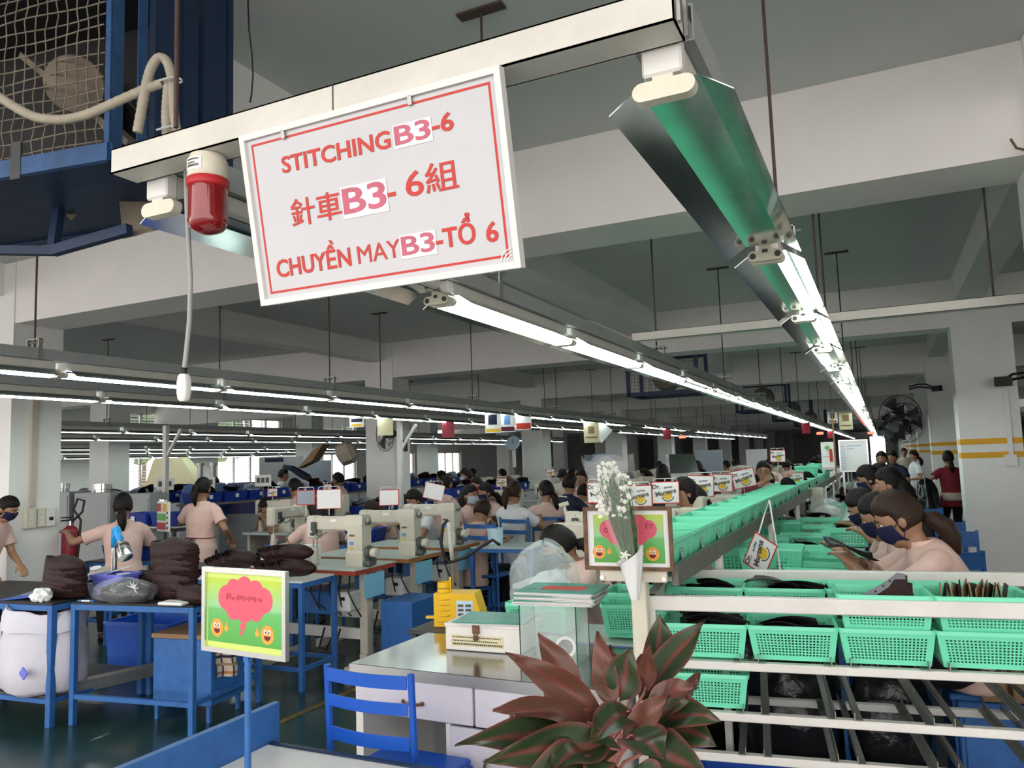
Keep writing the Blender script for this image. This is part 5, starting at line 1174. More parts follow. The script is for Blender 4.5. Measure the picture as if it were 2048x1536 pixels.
    if apron:
        q=MB(); w=[tuple(pel+Vector(((.176)*math.cos(a),(.134)*math.sin(a),.10+.004*math.sin(3*a)))) for a in np.linspace(0,6.283,28)]
        q.tube(w,.005,6); p0=pel+Vector((0,-.142,.10))
        for dx,L in ((.02,.28),(-.01,.30)): q.tube([p0,p0+Vector((dx,-.012,-.05)),p0+Vector((dx*1.5,-.006,-L*.6)),p0+Vector((dx*.6,0,-L))],.0045,6)
        q.tube([p0,p0+Vector((-.045,-.01,.015)),p0+Vector((-.05,-.01,-.02)),p0],.004,6); q.tube([p0,p0+Vector((.05,-.01,.01)),p0+Vector((.05,-.01,-.025)),p0],.004,6); q.ob('apron_tie','dark_red',t,True)
    if pose=='sit' and stool:
        p=R0@((pel+Vector((0,-.01,0)))*sc)+base; z=(seat-.035)*sc
        copy_stool((p.x,p.y,0),face,z,'blue stool under the '+' '.join(label.split()[:9]))
    return t
STL={}
def copy_stool(loc,rz,z,label):
    k=round(z,2)
    if k not in STL:
        STL[k]=(MB().box(-.15,-.14,k-.03,.15,.14,k,.006).mesh('seat','blue_frame'),MB().box(-.012,-.012,0,.012,.012,k-.03).mesh('leg','blue_frame'))
    t=thing('stool',label,'stool',loc,rz,'workers stools'); link('seat',STL[k][0],t)
    for x in (-.125,.125):
        for y in (-.115,.115): link('leg',STL[k][1],t,loc=(x,y,0))
    return t
LEFT=R(90)
V=.0085
# right-hand line, facing the conveyor
person('masked woman with brown ponytail in pink shirt working nearest the wall column',at(1796,1036,d=3.75),R(95),sz=1.12,lean=.38,hands=((-.09,.41,.89),(.06,.36,.86)),look=(.05,.52),mask='mask_blue',hm='hair_brown',vox=V,hair='lowtail',grp='right-hand line workers')
person('masked woman in pink shirt just behind the brown-haired worker',at(1760,1032,d=4.25),R(92),sz=1.08,lean=.40,hands=((-.10,.42,.92),(.10,.40,.90)),look=(.15,.50),mask='mask_blue',vox=V,grp='right-hand line workers')
person('dark-haired masked woman bending low beside the clear bag',at(1728,1015,d=4.75),R(95),lean=.5,hands=((-.1,.36,.92),(.12,.36,.9)),look=(.1,.6),mask='mask_blue',vox=.010,grp='right-hand line workers')
person('woman with long black hair in profile behind the masked pair',at(1778,968,d=5.6),R(88),lean=.2,hands=((-.1,.3,.95),(.1,.3,.95)),look=(0,.2),vox=.010,hair='long',shirt='shirt_white',grp='right-hand line workers')
person('masked woman with bun further up the right-hand line',at(1738,958,d=6.6),R(92),lean=.3,look=(0,.4),mask='mask_blue',hair='bun',grp='right-hand line workers')
person('dark-haired woman bending behind the woman with the bun',at(1762,948,d=7.6),R(90),lean=.35,look=(0,.4),grp='right-hand line workers',shirt='navy')
person('woman in maroon jumper and cream shirt tail stepping beside the column',at(1896,916,Y=13.4),R(20),'stand',.04,((-.52,.12,.98),(.24,.15,1.05)),(.15,.05),'shirt_red','lowtail',None,.009,grp='standing people in the aisle',feet=((-.06,.06,.075),(.10,-.20,.28)),curl=.5,sleeve=.45)
MB().lathe([(.168,.80),(.172,.84),(.172,.92),(.16,.925)],20).ob('shirt_tail','cloth_cream',[o for o in ALL if o.get('label','').startswith('woman in maroon jumper')][0],True)
person('woman in pink overall standing arms crossed facing the camera',at(1763,918,Y=12.5),R(172),'stand',.03,((.08,.20,1.10),(-.08,.22,1.08)),(.1,.1),'shirt','bun',None,.011,grp='standing people in the aisle')
person('slim woman in white shirt standing by the far columns',at(1827,912,Y=17.0),R(110),'stand',.03,((-.15,.2,1.0),(.15,.18,.95)),(0,.1),'shirt_white','lowtail',None,.012,grp='standing people in the aisle')
person('person in black top leaning over the far end of the line',at(1785,915,Y=15.0),R(150),'stand',.18,((-.15,.3,1.0),(.15,.3,.95)),(0,.2),'navy','short',None,.012,grp='standing people in the aisle')
person('distant worker in pale shirt near the far whiteboard',at(1808,905,Y=22.0),R(180),'stand',.03,((-.15,.1,.85),(.15,.1,.85)),(0,.1),'cloth_cream','short',None,.013,grp='standing people in the aisle')
link('leather_piece',PC[0],None,'black leather part held in the nearest masked woman\'s hands','leather piece',None,loc=at(1700,1098,d=3.72),rot=(.3,.2,.3))
# behind the desk and left of the conveyor
person('black-haired masked woman bowed behind the big clear bag',at(1118,1092,d=4.35),R(118),lean=.45,hands=((-.1,.3,.86),(.1,.3,.86)),look=(.1,.62),mask='mask_blue',vox=V,hair='lowtail',grp='workers left of the conveyor')
person('bowed worker whose black crown shows above the nearest conveyor baskets',at(1412,1030,d=6.9),R(150),lean=.5,look=(0,.7),grp='workers left of the conveyor',hair='short')
person('bowed black-haired worker second above the conveyor baskets',at(1432,1003,d=7.7),R(150),lean=.4,look=(0,.6),grp='workers left of the conveyor',hair='short')
person('worker in maroon cap bent behind the conveyor baskets',at(1505,990,d=8.4),R(150),lean=.4,look=(0,.6),cap='dark_red',grp='workers left of the conveyor')
person('woman with glasses resting her hand at her mouth behind the baskets',at(1527,942,d=9.0),R(192),lean=.1,hands=((-.17,.20,.98),(.0,.155,1.22)),look=(.1,.12),glasses=True,vox=.009,hair='lowtail',hup=(0,1,.4),curl=1.0,grp='workers left of the conveyor')
person('long-haired woman half hidden by the third brand card',at(1370,985,d=6.0),R(120),lean=.25,look=(0,.4),hair='long',grp='workers left of the conveyor')
person('woman with raised arm beyond the brand cards',at(1392,925,d=12.6),R(110),lean=.1,hands=((-.1,.2,1.2),(.12,.3,.95)),look=(0,.1),grp='workers left of the conveyor')
person('woman in cream overall seen from behind near the steel hood',at(1325,937,d=9.4),R(40),lean=.12,look=(.5,.3),shirt='cloth_cream',hair='ponytail',grp='workers left of the conveyor')
person('black-haired worker in front of the cream overall woman',at(1327,958,d=8.6),R(10),lean=.1,look=(0,.3),shirt='navy',hair='short',grp='workers left of the conveyor')
# centre group round the blue table
C='centre group around the blue table'
person('woman in pink shirt seen from behind bowing at the blue table',at(965,1022,d=7.8),R(-8),lean=.28,hands=((-.2,.3,.82),(.28,.18,.78)),look=(0,.55),hair='short',hm='hair_brown',grp=C)
person('curly-haired woman in pale surgical mask facing right',at(940,990,d=8.8),R(-115),lean=.12,look=(-.2,.2),mask='mask_light',hair='long',grp=C,vox=.010)
person('woman in pink shirt with navy mask leaning in to talk',at(972,985,d=9.4),R(150),lean=.25,look=(.2,.3),mask='mask_blue',hair='lowtail',grp=C,vox=.010)
person('person with red mask behind the two talking women',at(953,972,d=10.3),R(170),lean=.2,look=(0,.2),mask='red',hair='short',grp=C)
person('woman in white blouse with brown ponytail seen from behind',at(1028,985,d=8.3),R(-12),lean=.10,look=(0,.2),shirt='shirt_white',hair='ponytail',hm='hair_brown',grp=C,vox=.010)
person('woman in pink shirt with pale blue mask turned left',at(1092,982,d=8.9),R(28),lean=.12,look=(-.7,.15),mask='mask_light',hair='lowtail',grp=C,vox=.010)
person('person in navy jacket seen from behind',at(1140,968,d=9.5),R(-25),lean=.15,look=(0,.2),shirt='navy',hair='short',grp=C,sleeve=1.0)
person('dark-haired worker in pink right of the navy jacket',at(1168,985,d=10.3),R(-20),lean=.15,look=(0,.3),hair='short',grp=C)
person('worker in pale pink facing camera past the navy jacket',at(1163,955,d=11.3),R(170),lean=.2,look=(0,.3),hair='short',grp=C)
person('worker behind the third sewing machine with face half hidden',at(829,1000,d=8.6),R(150),lean=.25,hands=((-.12,.3,.9),(.2,.25,.86)),look=(0,.5),hair='short',grp=C,shirt='shirt_white')
person('black-haired woman seen from behind above the tilted card',at(893,968,d=11),R(-30),lean=.15,look=(0,.2),hair='short',grp=C)
person('masked far worker facing left of the yellow certificate column',at(932,948,d=12.5),R(120),lean=.1,look=(0,.2),mask='mask_light',hair='short',grp=C)
person('far worker in cream left of the masked far worker',at(883,955,d=13.5),R(90),lean=.1,look=(0,.2),hair='short',grp=C)
# left side
G2='workers on the left'
person('woman in pink tunic with tied apron string standing with her back turned',at(406,977,Y=5.75),R(8),'stand',.05,((-.26,.30,1.15),(.25,.18,.93)),(-.1,.12),'shirt','ponytail',None,.009,grp=G2,apron=True,collar=False,fat=1.05)
person('woman in pink shirt reaching left toward the blue bins',at(246,1012,Y=5.0),R(62),lean=.12,hands=((-.42,.30,1.02),(.15,.32,.9)),look=(.25,.15),hair='lowtail',vox=.009,grp=G2)
person('masked woman at the left edge trimming grey leather uppers',at(14,1030,Y=4.15),R(-62),'stand',.38,((-.02,.36,.90),(.20,.24,.86)),(0,.55),'shirt','short','mask_blue',V,grp=G2)
person('seated woman in profile beyond the grey cards',at(590,975,d=10.2),R(85),lean=.15,look=(0,.35),hair='short',grp=G2)
person('bowed dark-haired worker behind the blank white card',at(632,1018,d=7.6),R(60),lean=.35,look=(0,.6),hair='long',grp=G2)
person('bowed worker among the blue bins',at(535,1015,d=9.6),R(150),lean=.5,look=(0,.6),hair='short',grp=G2)
person('distant worker by the window behind the standing woman',at(427,965,d=13),R(120),'stand',.1,((-.1,.2,.95),(.1,.2,.95)),(0,.2),'shirt','short',None,.013,grp=G2)
person('distant standing worker left of the robot-arm machine',at(567,950,d=14),R(-60),'stand',.1,((-.1,.2,.95),(.1,.2,.95)),(0,.2),'shirt_white','short',None,.013,grp=G2)
person('distant worker right of the big cardboard hood',at(676,958,d=12.5),R(100),lean=.1,look=(0,.2),hair='short',grp=G2)
person('worker with brown hair behind the second sewing machine',at(745,1020,d=9.3),R(150),lean=.4,look=(0,.6),hair='long',hm='hair_brown',grp=G2)
# more distant seated workers, copies of five sitting figures
proto=[o for o in ALL if o.name.startswith('person') and o.parent is None]
sit=[o for o in proto if any(k in o['label'] for k in ('bowed dark-haired worker','black-haired woman seen','dark-haired worker in pink','seated woman in profile','worker in pale pink'))]
r=random.Random(17); FARP=[]
for k in range(34):
    row=k%4; x=(-1.9,-3.3,-5.2,-7.9)[row]+r.uniform(-.25,.25); y=13.0+1.55*(k//4)+r.uniform(-.3,.3)+row*.4
    s_=sit[k%len(sit)]; c=copyt(s_,(x,y,0),r.choice((R(160),R(90),R(-20),R(40))),'far seated worker, %s of the row %s'%(nth(k//4),('just left of the conveyor','second left of the conveyor','third left of the conveyor','beside the left column line')[row]),'far seated workers')
    copy_stool((x,y,0),0,.44,'stool of the far worker, %s of the %s row'%(nth(k//4),('nearest','second','third','farthest')[row]))
# ---------------- things on the columns and walls
cp=thing('cable_trunking','beige cable trunking running down the left grey column','cable trunking',(-7.0,4.52,1.27))
MB().box(0,-.03,0,.03,.03,1.45,.003).ob('trunking','cloth_pale',cp) if 'cloth_pale' in M_ else (mat('cloth_pale',(.55,.50,.42),.6,var=.1),MB().box(0,-.03,0,.03,.03,1.45,.003).ob('trunking','cloth_pale',cp))
for k,(y,h,w_) in enumerate(((4.50,.10,.10),(4.60,.095,.075),(4.685,.095,.085))):
    t=thing('switch_box',['cream switch box with three rockers, left of three on the column','cream switch box, middle of three on the column','white card reader box, right of three on the column'][k],'switch box',(-7.0,y,1.17))
    MB().box(0,-w_/2,-h*.9,.045,w_/2,h*.9,.006).ob('box','cream_enamel' if k<2 else 'white_enamel',t)
    if k<2:
        for j in range(3): MB().box(.045,-.015,-.06+.045*j,.052,.015,-.03+.045*j,.002).ob('rocker','white_enamel',t)
    else: MB().box(.045,-.02,-.03,.047,.02,.0).ob('reader_slot','black',t)
fe=thing('fire_extinguisher','red fire extinguisher with black hose hanging beside the left column','fire extinguisher',(-6.92,4.85,.62))
MB().lathe([(.06,0),(.075,.02),(.075,.38),(.06,.43),(.02,.46)],22).ob('cylinder','red_dark',fe,40); MB().lathe([(.022,.455),(.022,.50),(.012,.51)],12).ob('valve','chrome',fe,40)
MB().box(-.015,-.09,.50,.015,.03,.515).box(-.015,-.09,.53,.015,.02,.54).ob('lever','black',fe)
MB().tube([(.02,0,.49),(.08,.06,.58),(.05,.10,.68),(-.02,.08,.70),(-.03,.05,.60),(.04,.075,.50),(.085,.03,.30),(.09,.0,.05)],.011,8).ob('hose','rubber',fe,True)
MB().box(-.1,-.02,.1,.1,.0,.12).ob('wall_bracket','dark_metal',fe)
po_=thing('wall_poster','colourful wall poster with green head band on the left column front','poster',(-7.40,4.326,1.41))
MB().box(0,-.002,0,.36,0,.62).ob('sheet','poster_sky',po_); MB().box(.0,-.003,.50,.36,-.002,.58).ob('green_band','lime',po_); MB().box(.02,-.003,.06,.26,-.002,.46).ob('orange_field','poster_orange',po_); MB().box(.27,-.003,.10,.345,-.002,.46).ob('blue_field','poster_blue',po_); MB().box(.02,-.004,.02,.34,-.003,.10).ob('yellow_strip','yellow',po_)
for k in range(6): MB().box(.29,-.004,.14+.045*k,.335,-.003,.15+.045*k).ob('print','navy',po_)
rs=thing('red_banner','red and white striped banner high on the left column front','banner',(-7.5,4.326,2.60)); MB().box(0,-.002,0,.5,0,.24).ob('cloth','paper',rs)
for z in (.03,.14): MB().box(0,-.003,z,.49,-.002,z+.07).ob('stripe','red_print',rs)
ce=thing('certificate','yellow certificate pinned to the column behind the tilted card','certificate',(-7.345,10.327,1.50)); MB().box(0,-.003,0,.28,0,.25).ob('sheet','poster_cream',ce)
for k in range(4): MB().box(.06,-.004,.05+.045*k,.22,-.003,.055+.045*k).ob('print','card_wood',ce)
def wall_fan(loc,rz,label,rad=.3,grp='wall fans'):
    t=thing('wall_fan',label,'fan',loc,rz,grp)   # faces local -y
    g=MB()
    for s_ in (-.07,.07):
        for q in (1,.6): g.tube([(rad*q*math.cos(a),s_*(1 if q<1 else .35),rad*q*math.sin(a)) for a in np.linspace(0,6.283,25)],.004,5)
        for k in range(16): a=k*math.pi/8; g.tube([(.05*math.cos(a),s_*1.1,.05*math.sin(a)),(.6*rad*math.cos(a),s_,.6*rad*math.sin(a)),(rad*math.cos(a),s_*.35,rad*math.sin(a))],.002,4)
    g.ob('guard','black',t)
    MB().lathe([(.03,-.02),(.07,.0),(.07,.14),(.04,.18)],14,Matrix.Rotation(-math.pi/2,4,'X')).ob('motor','black',t,40)
    for k in range(3):
        a0=k*2.094; MB().sheet(lambda u,v:((.04+(rad-.07)*u)*math.cos(a0+.8*(v-.5)*(.6+.5*u)),.03*(v-.5),(.04+(rad-.07)*u)*math.sin(a0+.8*(v-.5)*(.6+.5*u))),5,3).ob('blade','dark_metal',t,True)
    MB().tube([(0,.14,0),(0,.26,-.06),(0,.34,-.16)],.016,8).ob('arm','black',t,True); MB().box(-.05,.33,-.28,.05,.36,-.10,.006).ob('wall_plate','black',t)
    return t
wall_fan((-6.92,9.98,2.02),R(-30),'black wall fan on the column with the yellow certificate',.27)
for k,(x,y,z) in enumerate(((.42,15.9,2.14),(.52,16.0,2.0),(.35,21.9,2.1),(.5,21.9,2.0),(.4,27.9,2.1))): wall_fan((x-.1,y,z),R((-15,35,-15,30,-10)[k]),['black wall fan on the striped column beyond the red jumper, upper','black wall fan on the striped column beyond the red jumper, lower','black wall fan second cluster along the right columns, upper','black wall fan second cluster along the right columns, lower','black wall fan farthest along the right columns'][k],.36)
def spot(loc,rz,label):
    t=thing('floodlight',label,'floodlight',loc,rz,'column floodlights'); b=MB(); b.loft([[(x,-.06,z) for x,z in ((-.09,-.05),(.09,-.05),(.09,.06),(-.09,.06))],[(x,.04,z) for x,z in ((-.05,-.04),(.05,-.04),(.05,.04),(-.05,.04))]]); b.ob('lamp_head','black',t)
    MB().tube([(.04,.03,.03),(.14,.06,.09),(.26,.1,.10),(.42,.12,.06)],.014,8).ob('arm','black',t,True); MB().tube([(.04,.03,0),(.14,.06,.03),(.26,.1,.05),(.42,.12,.02)],.014,8).ob('arm','black',t,True); return t
spot((1.25,10.18,2.24),R(10),'black floodlight bracket on the nearest striped column'); spot((.95,16.1,2.6),R(160),'black floodlight bracket on the second striped column')
ou=thing('wall_outlet','white outlet with vertical trunking on the nearest striped column','outlet',(1.29,10.327,1.30)); MB().box(-.06,-.035,0,.06,0,.13,.004).ob('box','white_enamel',ou); MB().box(-.02,-.03,.13,.03,0,.86,.003).ob('trunking','white_enamel',ou)
MB().tube([(0,0,0),(-.03,-.03,-.02),(-.07,-.03,0),(-.09,-.03,.05)],.006,6).ob('wall_hook','rust',label='rusty hook on the front right column',cat='hook',loc=(.745,4.3,2.95))
ck=thing('wall_clock','round pale wall clock left of the third column','clock',(-6.98,14.7,1.90)); MB().lathe([(.16,0),(.165,.02),(.15,.035),(.14,.03)],28,Matrix.Rotation(R(65),4,'X')).ob('case','poster_sky',ck,40); MB().box(-.004,-.04,0,.004,-.036,.1).box(0,-.04,-.004,.07,-.036,.004).ob('hands','black',ck); MB().box(-.03,0,-.5,.03,.05,-.1).ob('bracket_post','white_enamel',ck)
for k,x in enumerate((-7.25,-7.08)):
    t=thing('loudspeaker',['small black loudspeaker on the third column, left','small black loudspeaker on the third column, right'][k],'loudspeaker',(x,16.2,2.33),.3*k); MB().lathe([(.03,.12),(.05,.06),(.11,-.06),(.115,-.07),(.09,-.05)],16,Matrix.Rotation(math.pi/2,4,'X')).ob('horn','black',t,40); MB().box(-.02,.08,-.02,.02,.14,.06).ob('bracket','black',t)
# hanging notices
def hang(loc,rz,label,m,w_=.2,h=.25,pics=(),roll=0,cat='hanging notice'):
    t=thing('hanging_notice',label,cat,loc,rz,'notices hung from the light rows'); M=Matrix.Rotation(roll,4,'Y')
    MB().box(-w_/2,-.002,-h,w_/2,.002,0,0,M).ob('sheet',m,t); MB().tube([(0,0,0),(0,0,.06 if not isinstance(loc,Vector) else CZ-loc[2]-.005)],.003,4).ob('string','dark_metal',t)
    for (x0,z0,x1,z1,mm) in pics: MB().box(x0*w_,-.0035,-h*z1,x1*w_,-.002,-h*z0,0,M).ob('print',mm,t)
    return t
hang((-4.42,8.74,2.16),R(30),'white hanging notice with black masked head and yellow strip','paper',.20,.26,((-.3,.1,.25,.6,'navy'),(-.45,.8,.45,.95,'yellow')))
hang((-4.42,9.15,2.16),R(30),'white hanging notice with blue figure and dark red strip','paper',.20,.24,((-.2,.1,.2,.6,'poster_blue'),(-.45,.72,.45,.95,'dark_red')))
hang((-4.42,9.66,2.16),R(30),'white hanging notice with red lettering strip','paper',.22,.20,((-.45,.55,.45,.95,'red_print'),))
hang((-4.42,12.4,2.14),R(30),'pale yellow hanging notice with round emblem over the centre group','poster_cream',.26,.34,((-.2,.2,.2,.55,'card_wood'),(-.4,.7,.4,.78,'card_wood')))
hang((-4.42,13.2,2.12),R(30),'blank white sheet hung askew beside the yellow notice','paper',.30,.30,(),.75)
hang(at(1690,822,d=12.5),R(10),'pale yellow hanging notice with emblem near the right light row','poster_cream',.20,.30,((-.25,.2,.25,.55,'card_wood'),(-.4,.75,.4,.82,'card_wood')))
hang(at(1664,824,d=12.5),R(10),'white hanging notice with dark head near the right light row','paper',.15,.18,((-.2,.1,.2,.6,'navy'),(-.4,.75,.4,.95,'card_wood')))
hang((-5.75,8.3,2.14),R(30),'beige sheet hanging from the second left light row','poster_cream',.20,.22)
hang((-5.75,7.7,2.14),R(30),'small white and black notice on the second left light row','paper',.17,.13,((-.4,.2,.4,.5,'navy'),(-.4,.7,.4,.9,'yellow')))
for k,(x,y) in enumerate(((-5.75,9.9),(-4.42,17.5),(-1.44,17.5),(-1.44,26))): hang((x,y,2.15),R(25),'red hanging line number board, %s from near'%nth(k),'red_dark',.18,.24)
for k,(x,y) in enumerate(((-1.44,21.5),(-4.42,19.0),(-.28,24.0))):
    t=thing('counter_display','glowing red digital counter hung from a light row, %s from near'%nth(k),'display',(x,y,1.98)); MB().box(-.08,-.02,-.03,.08,.02,.03,.004).ob('led_panel','led_red',t); MB().box(-.09,0,-.04,.09,.03,.04).ob('case','black',t); MB().cyl((0,.01,.03),(0,.01,.24),.006,n=6).ob('hanger','rod',t)
# whiteboard and notice board in the aisle
wbd=thing('whiteboard','mobile whiteboard with blue handwriting beyond the conveyor','whiteboard',(-.56,12.0,0)); MB().box(0,0,1.24,.36,.02,1.67,.003).ob('board','paper_gloss',wbd); border(MB(),-.01,1.23,.37,1.68,.015,0,.01,Matrix(((1,0,0,0),(0,0,-1,-.002),(0,1,0,0),(0,0,0,1)))).ob('frame','chrome',wbd)
for x in (.03,.33): MB().box(x-.012,.005,0,x+.012,.025,1.24).ob('stand_leg','chrome',wbd)
rr=random.Random(5)
for j in range(9):
    MB().box(.02,-.004,1.27+.04*j,.07,-.002,1.275+.04*j).ob('ruled_line','poster_blue',wbd); MB().box(.10,-.004,1.27+.04*j,.10+.2*rr.random()*(j>5),-.002,1.278+.04*j).ob('handwriting','poster_blue',wbd)
nb=thing('notice_board','white notice board with tree emblem and red lines left of the whiteboard','notice board',(-.80,11.9,0)); MB().box(0,0,1.27,.17,.02,1.66,.003).ob('board','paper',nb); MB().ell((.085,-.004,1.58),(.035,.004,.03),10,6).box(.08,-.004,1.52,.09,-.002,1.57).ob('tree_emblem','grass_green',nb); MB().box(.01,-.004,1.45,.16,-.002,1.456).box(.01,-.004,1.29,.16,-.002,1.297).ob('red_rule','red_print',nb); MB().box(.11,-.012,1.38,.15,-.004,1.56).ob('red_tag','red_print',nb); MB().box(.17,0,0,.19,.02,2.2).ob('pole','card_wood',nb)
MB().box(.005,.005,0,.025,.025,1.27).ob('stand_leg','chrome',nb)
bnc=crate((-.88,12.6,1.225),R(90),(.34,.24,.11),'purple','periwinkle crate heaped with dark parts near the whiteboard'); pieces((-.88,12.6,1.30),4,'dark part lying on the periwinkle crate near the whiteboard','parts on far crate',.05,.02,(0,1),90)
# black sack of parts and cart pulled by the woman in maroon
sack('bin_bag','tall bundle of glossy black bags beside the woman in maroon','plastic bag',(.52,13.0,.0),(.20,.3,.62),'black_bag',31,True)
for k,(x,y,h) in enumerate(((.58,8.2,.62),(.62,9.4,.60),(.66,7.6,.5),(.60,10.6,.66))): 
    t=thing('blue_chair',['blue chair back by the nearest striped column, front one','blue chair back by the nearest striped column, second one','blue stool by the nearest striped column, low one','blue chair back by the nearest striped column, rear one'][k],'chair',(x,y,0),.3*k)
    MB().box(-.16,-.15,.40,.16,.15,.43,.006).ob('seat','blue_frame',t)
    for xx in (-.14,.14):
        MB().box(xx-.012,-.14,0,xx+.012,-.115,.40).ob('leg','blue_frame',t); MB().box(xx-.012,.115,0,xx+.012,.14,h+.15).ob('leg','blue_frame',t)
    MB().box(-.14,.117,h,.14,.137,h+.14).ob('back_slat','blue_frame',t)
# ---------------- centre blue tables, chairs, tin, lamp
steel_table('work_table','blue table with pale top where the pink-shirted woman bows',(-3.52,6.40,0),R(3),.62,.5,.76,'formica',low=.14,grp='centre tables')
steel_table('work_table','blue table with pale top carrying the dark brown pile',(-3.0,7.15,0),R(4),.75,.5,.76,'formica',low=.14,grp='centre tables')
steel_table('work_table','blue table with pale top in front of the navy jacket',(-2.95,8.2,0),R(4),.7,.5,.76,'formica',low=.14,grp='centre tables')
for k,(x,y,d,a) in enumerate(((962,1050,7.5,-8),(1030,1040,8.0,-12),(1098,1035,8.6,20))):
    p=at(x,y,d=d); chair((p.x,p.y-.0,0),R(a),'blue chair back behind the '+['bowing pink-shirted woman','woman in white blouse','woman with pale blue mask'][k],'centre chairs',hz=p.z+.03,slats=((p.z-.03,p.z+.01),(p.z-.14,p.z-.10)))
tc_=thing('tin_can','pale blue tin can standing on the centre blue table','tin',(-3.40,6.70,.762)); MB().lathe([(.07,0),(.078,.15),(.073,.15),(.066,.01)],22).ob('can','poster_sky',tc_,40); MB().tube([(-.078,0,.12),(-.1,0,.08),(-.08,0,.04)],.004,6).ob('handle','red',tc_)
stack(5,(-2.92,7.35,.762),(.012,.0,.014),(0,0,R(-20)),'dark brown upper piled on the table right of the tin can','pile on centre table',UP,(0,0,.05),.006,18,1.35)
lp_=thing('desk_lamp','cream bent-arm lamp rising beside the woman with pale blue mask','lamp',at(1148,1075,d=6.6)); b0=Vector(lp_.location)
MB().tube([Vector((.02,0,-b0.z+.005))]+[at(x,y,d=6.6)-b0 for x,y in ((1150,1085),(1136,1078),(1133,1040),(1128,1005))],.012,8).ob('arm','cream_enamel',lp_,True); MB().tube([at(x,y,d=6.6)-b0 for x,y in ((1118,1012),(1137,1006))],.02,8).ob('shade','cream_enamel',lp_,True); MB().bar(at(1118,992,d=6.6)-b0,at(1134,994,d=6.6)-b0,.02,.01).ob('top_bar','galv',lp_)
gw=[(-1.55,4.28,.40,.36),(-1.38,6.2,.40,.33)]
for k,(x,y,w_,h) in enumerate(gw):
    p=at((1158,1384)[k],(1078,1018)[k],d=(4.7,6.0)[k]); t=thing('sewing_machine',['cream boxy machine lettered in red behind the bowed masked woman','cream boxy machine lettered in red under the third brand card'][k],'sewing machine',(p.x,p.y,.78),R(-20),'sewing machines')
    hz_=p.z+.10-.78; MB().box(-.10,-.04,0,.12,.08,hz_,.012).ob('body','machine',t); MB().box(-.2,-.02,hz_-.09,-.09,.06,hz_-.01,.01).ob('arm','machine',t)
    text('lettering','GOLDEN WHEEL',.026,'red_print',t,XZ(.01,-.041,hz_-.12),.0003)
# machine line left of the conveyor with the brand cards
lt=thing('line_table','long pale table under the machines left of the conveyor','table',(-2.15,4.45,0)); MB().box(0,0,.752,.53,8.2,.78,.003).ob('table_top','formica',lt)
for y in np.arange(.1,8.2,1.9):
    for x in (.05,.48): MB().box(x-.02,y-.02,0,x+.02,y+.02,.752).ob('leg','machine',lt)
BC=[(1200,985,5.6,52),(1277,992,5.9,54),(1331,985,5.9,55),(1401,972,6.3,53),(1442,966,7.1,45),(1487,957,7.3,46),(1555,912,9.5,30),(1592,958,8.6,32),(1003,965,10.5,22),(1100,945,12,18),(545,985,9.5,20),(655,975,10.5,17)]
for k,(x,y,d,wpx) in enumerate(BC):
    p=at(x,y,d=d); w_=wpx*d/1550; hh=w_*.8; bh=max(.03,min(.3,p.z-hh/2-1.166))
    lab='red-edged boot brand card on a stand, '+['leftmost behind the bouquet','right of the bouquet, half hidden','nearest fully visible one','second fully visible one','third along the conveyor','tilted one before the woman with glasses','high one on a pole by the far machines','beside the woman with glasses','small one in the centre group','small one by the third column','small over the blue bins','tiny one beyond the blue bins'][k]
    stand_card((p.x,p.y,p.z-hh/2-bh),R(20 if k<7 else 30),lab,'boot brand cards','logo',bh,w_,hh,(0,0,0,.04,.03,-.18,.03,0,0,0,0,0)[k])
    z=p.z-hh/2-bh
    m=machine((p.x+.25,p.y+.06,z-.385),R(2),'cream sewing machine under the brand card, '+['leftmost behind the bouquet','right of the bouquet','nearest fully visible','second fully visible','third along the conveyor','tilted card','high pole card','beside the woman with glasses','centre group','third column','over the blue bins','beyond the blue bins'][k],'sewing machines',1,('column','arm','head','thread_tension','post_bed','hand_wheel'))
    if k>5 or True:
        t=thing('machine_table','table of the machine under the brand card, '+['leftmost','by the bouquet','nearest visible','second visible','third','tilted','high pole','near glasses','centre group','third column','blue bins','far blue bins'][k],'table',(p.x,p.y+.06,0),0,'sewing machine tables') if k>5 else None
        if t:
            H_=z-.386; MB().box(-.35,-.2,H_-.03,.35,.2,H_).ob('table_top','formica',t)
            for xx in (-.3,.3): MB().box(xx-.02,-.15,0,xx+.02,.15,H_-.03).ob('leg','machine',t)
hd_=thing('steel_hood','slanted stainless steel hood behind the brand cards','hood',(-2.66,10.6,0),R(28)); b=MB(); b.loft([[(0,0,1.30),(.40,0,1.30),(.40,.30,1.30),(0,.30,1.30)],[(.02,.12,1.56),(.38,.12,1.56),(.38,.30,1.56),(.02,.30,1.56)]]); b.ob('hood','steel',hd_); MB().box(0,.02,.4,.4,.3,1.30).ob('cabinet','tray',hd_); MB().box(.02,.05,0,.38,.28,.4).ob('plinth','dark_metal',hd_)
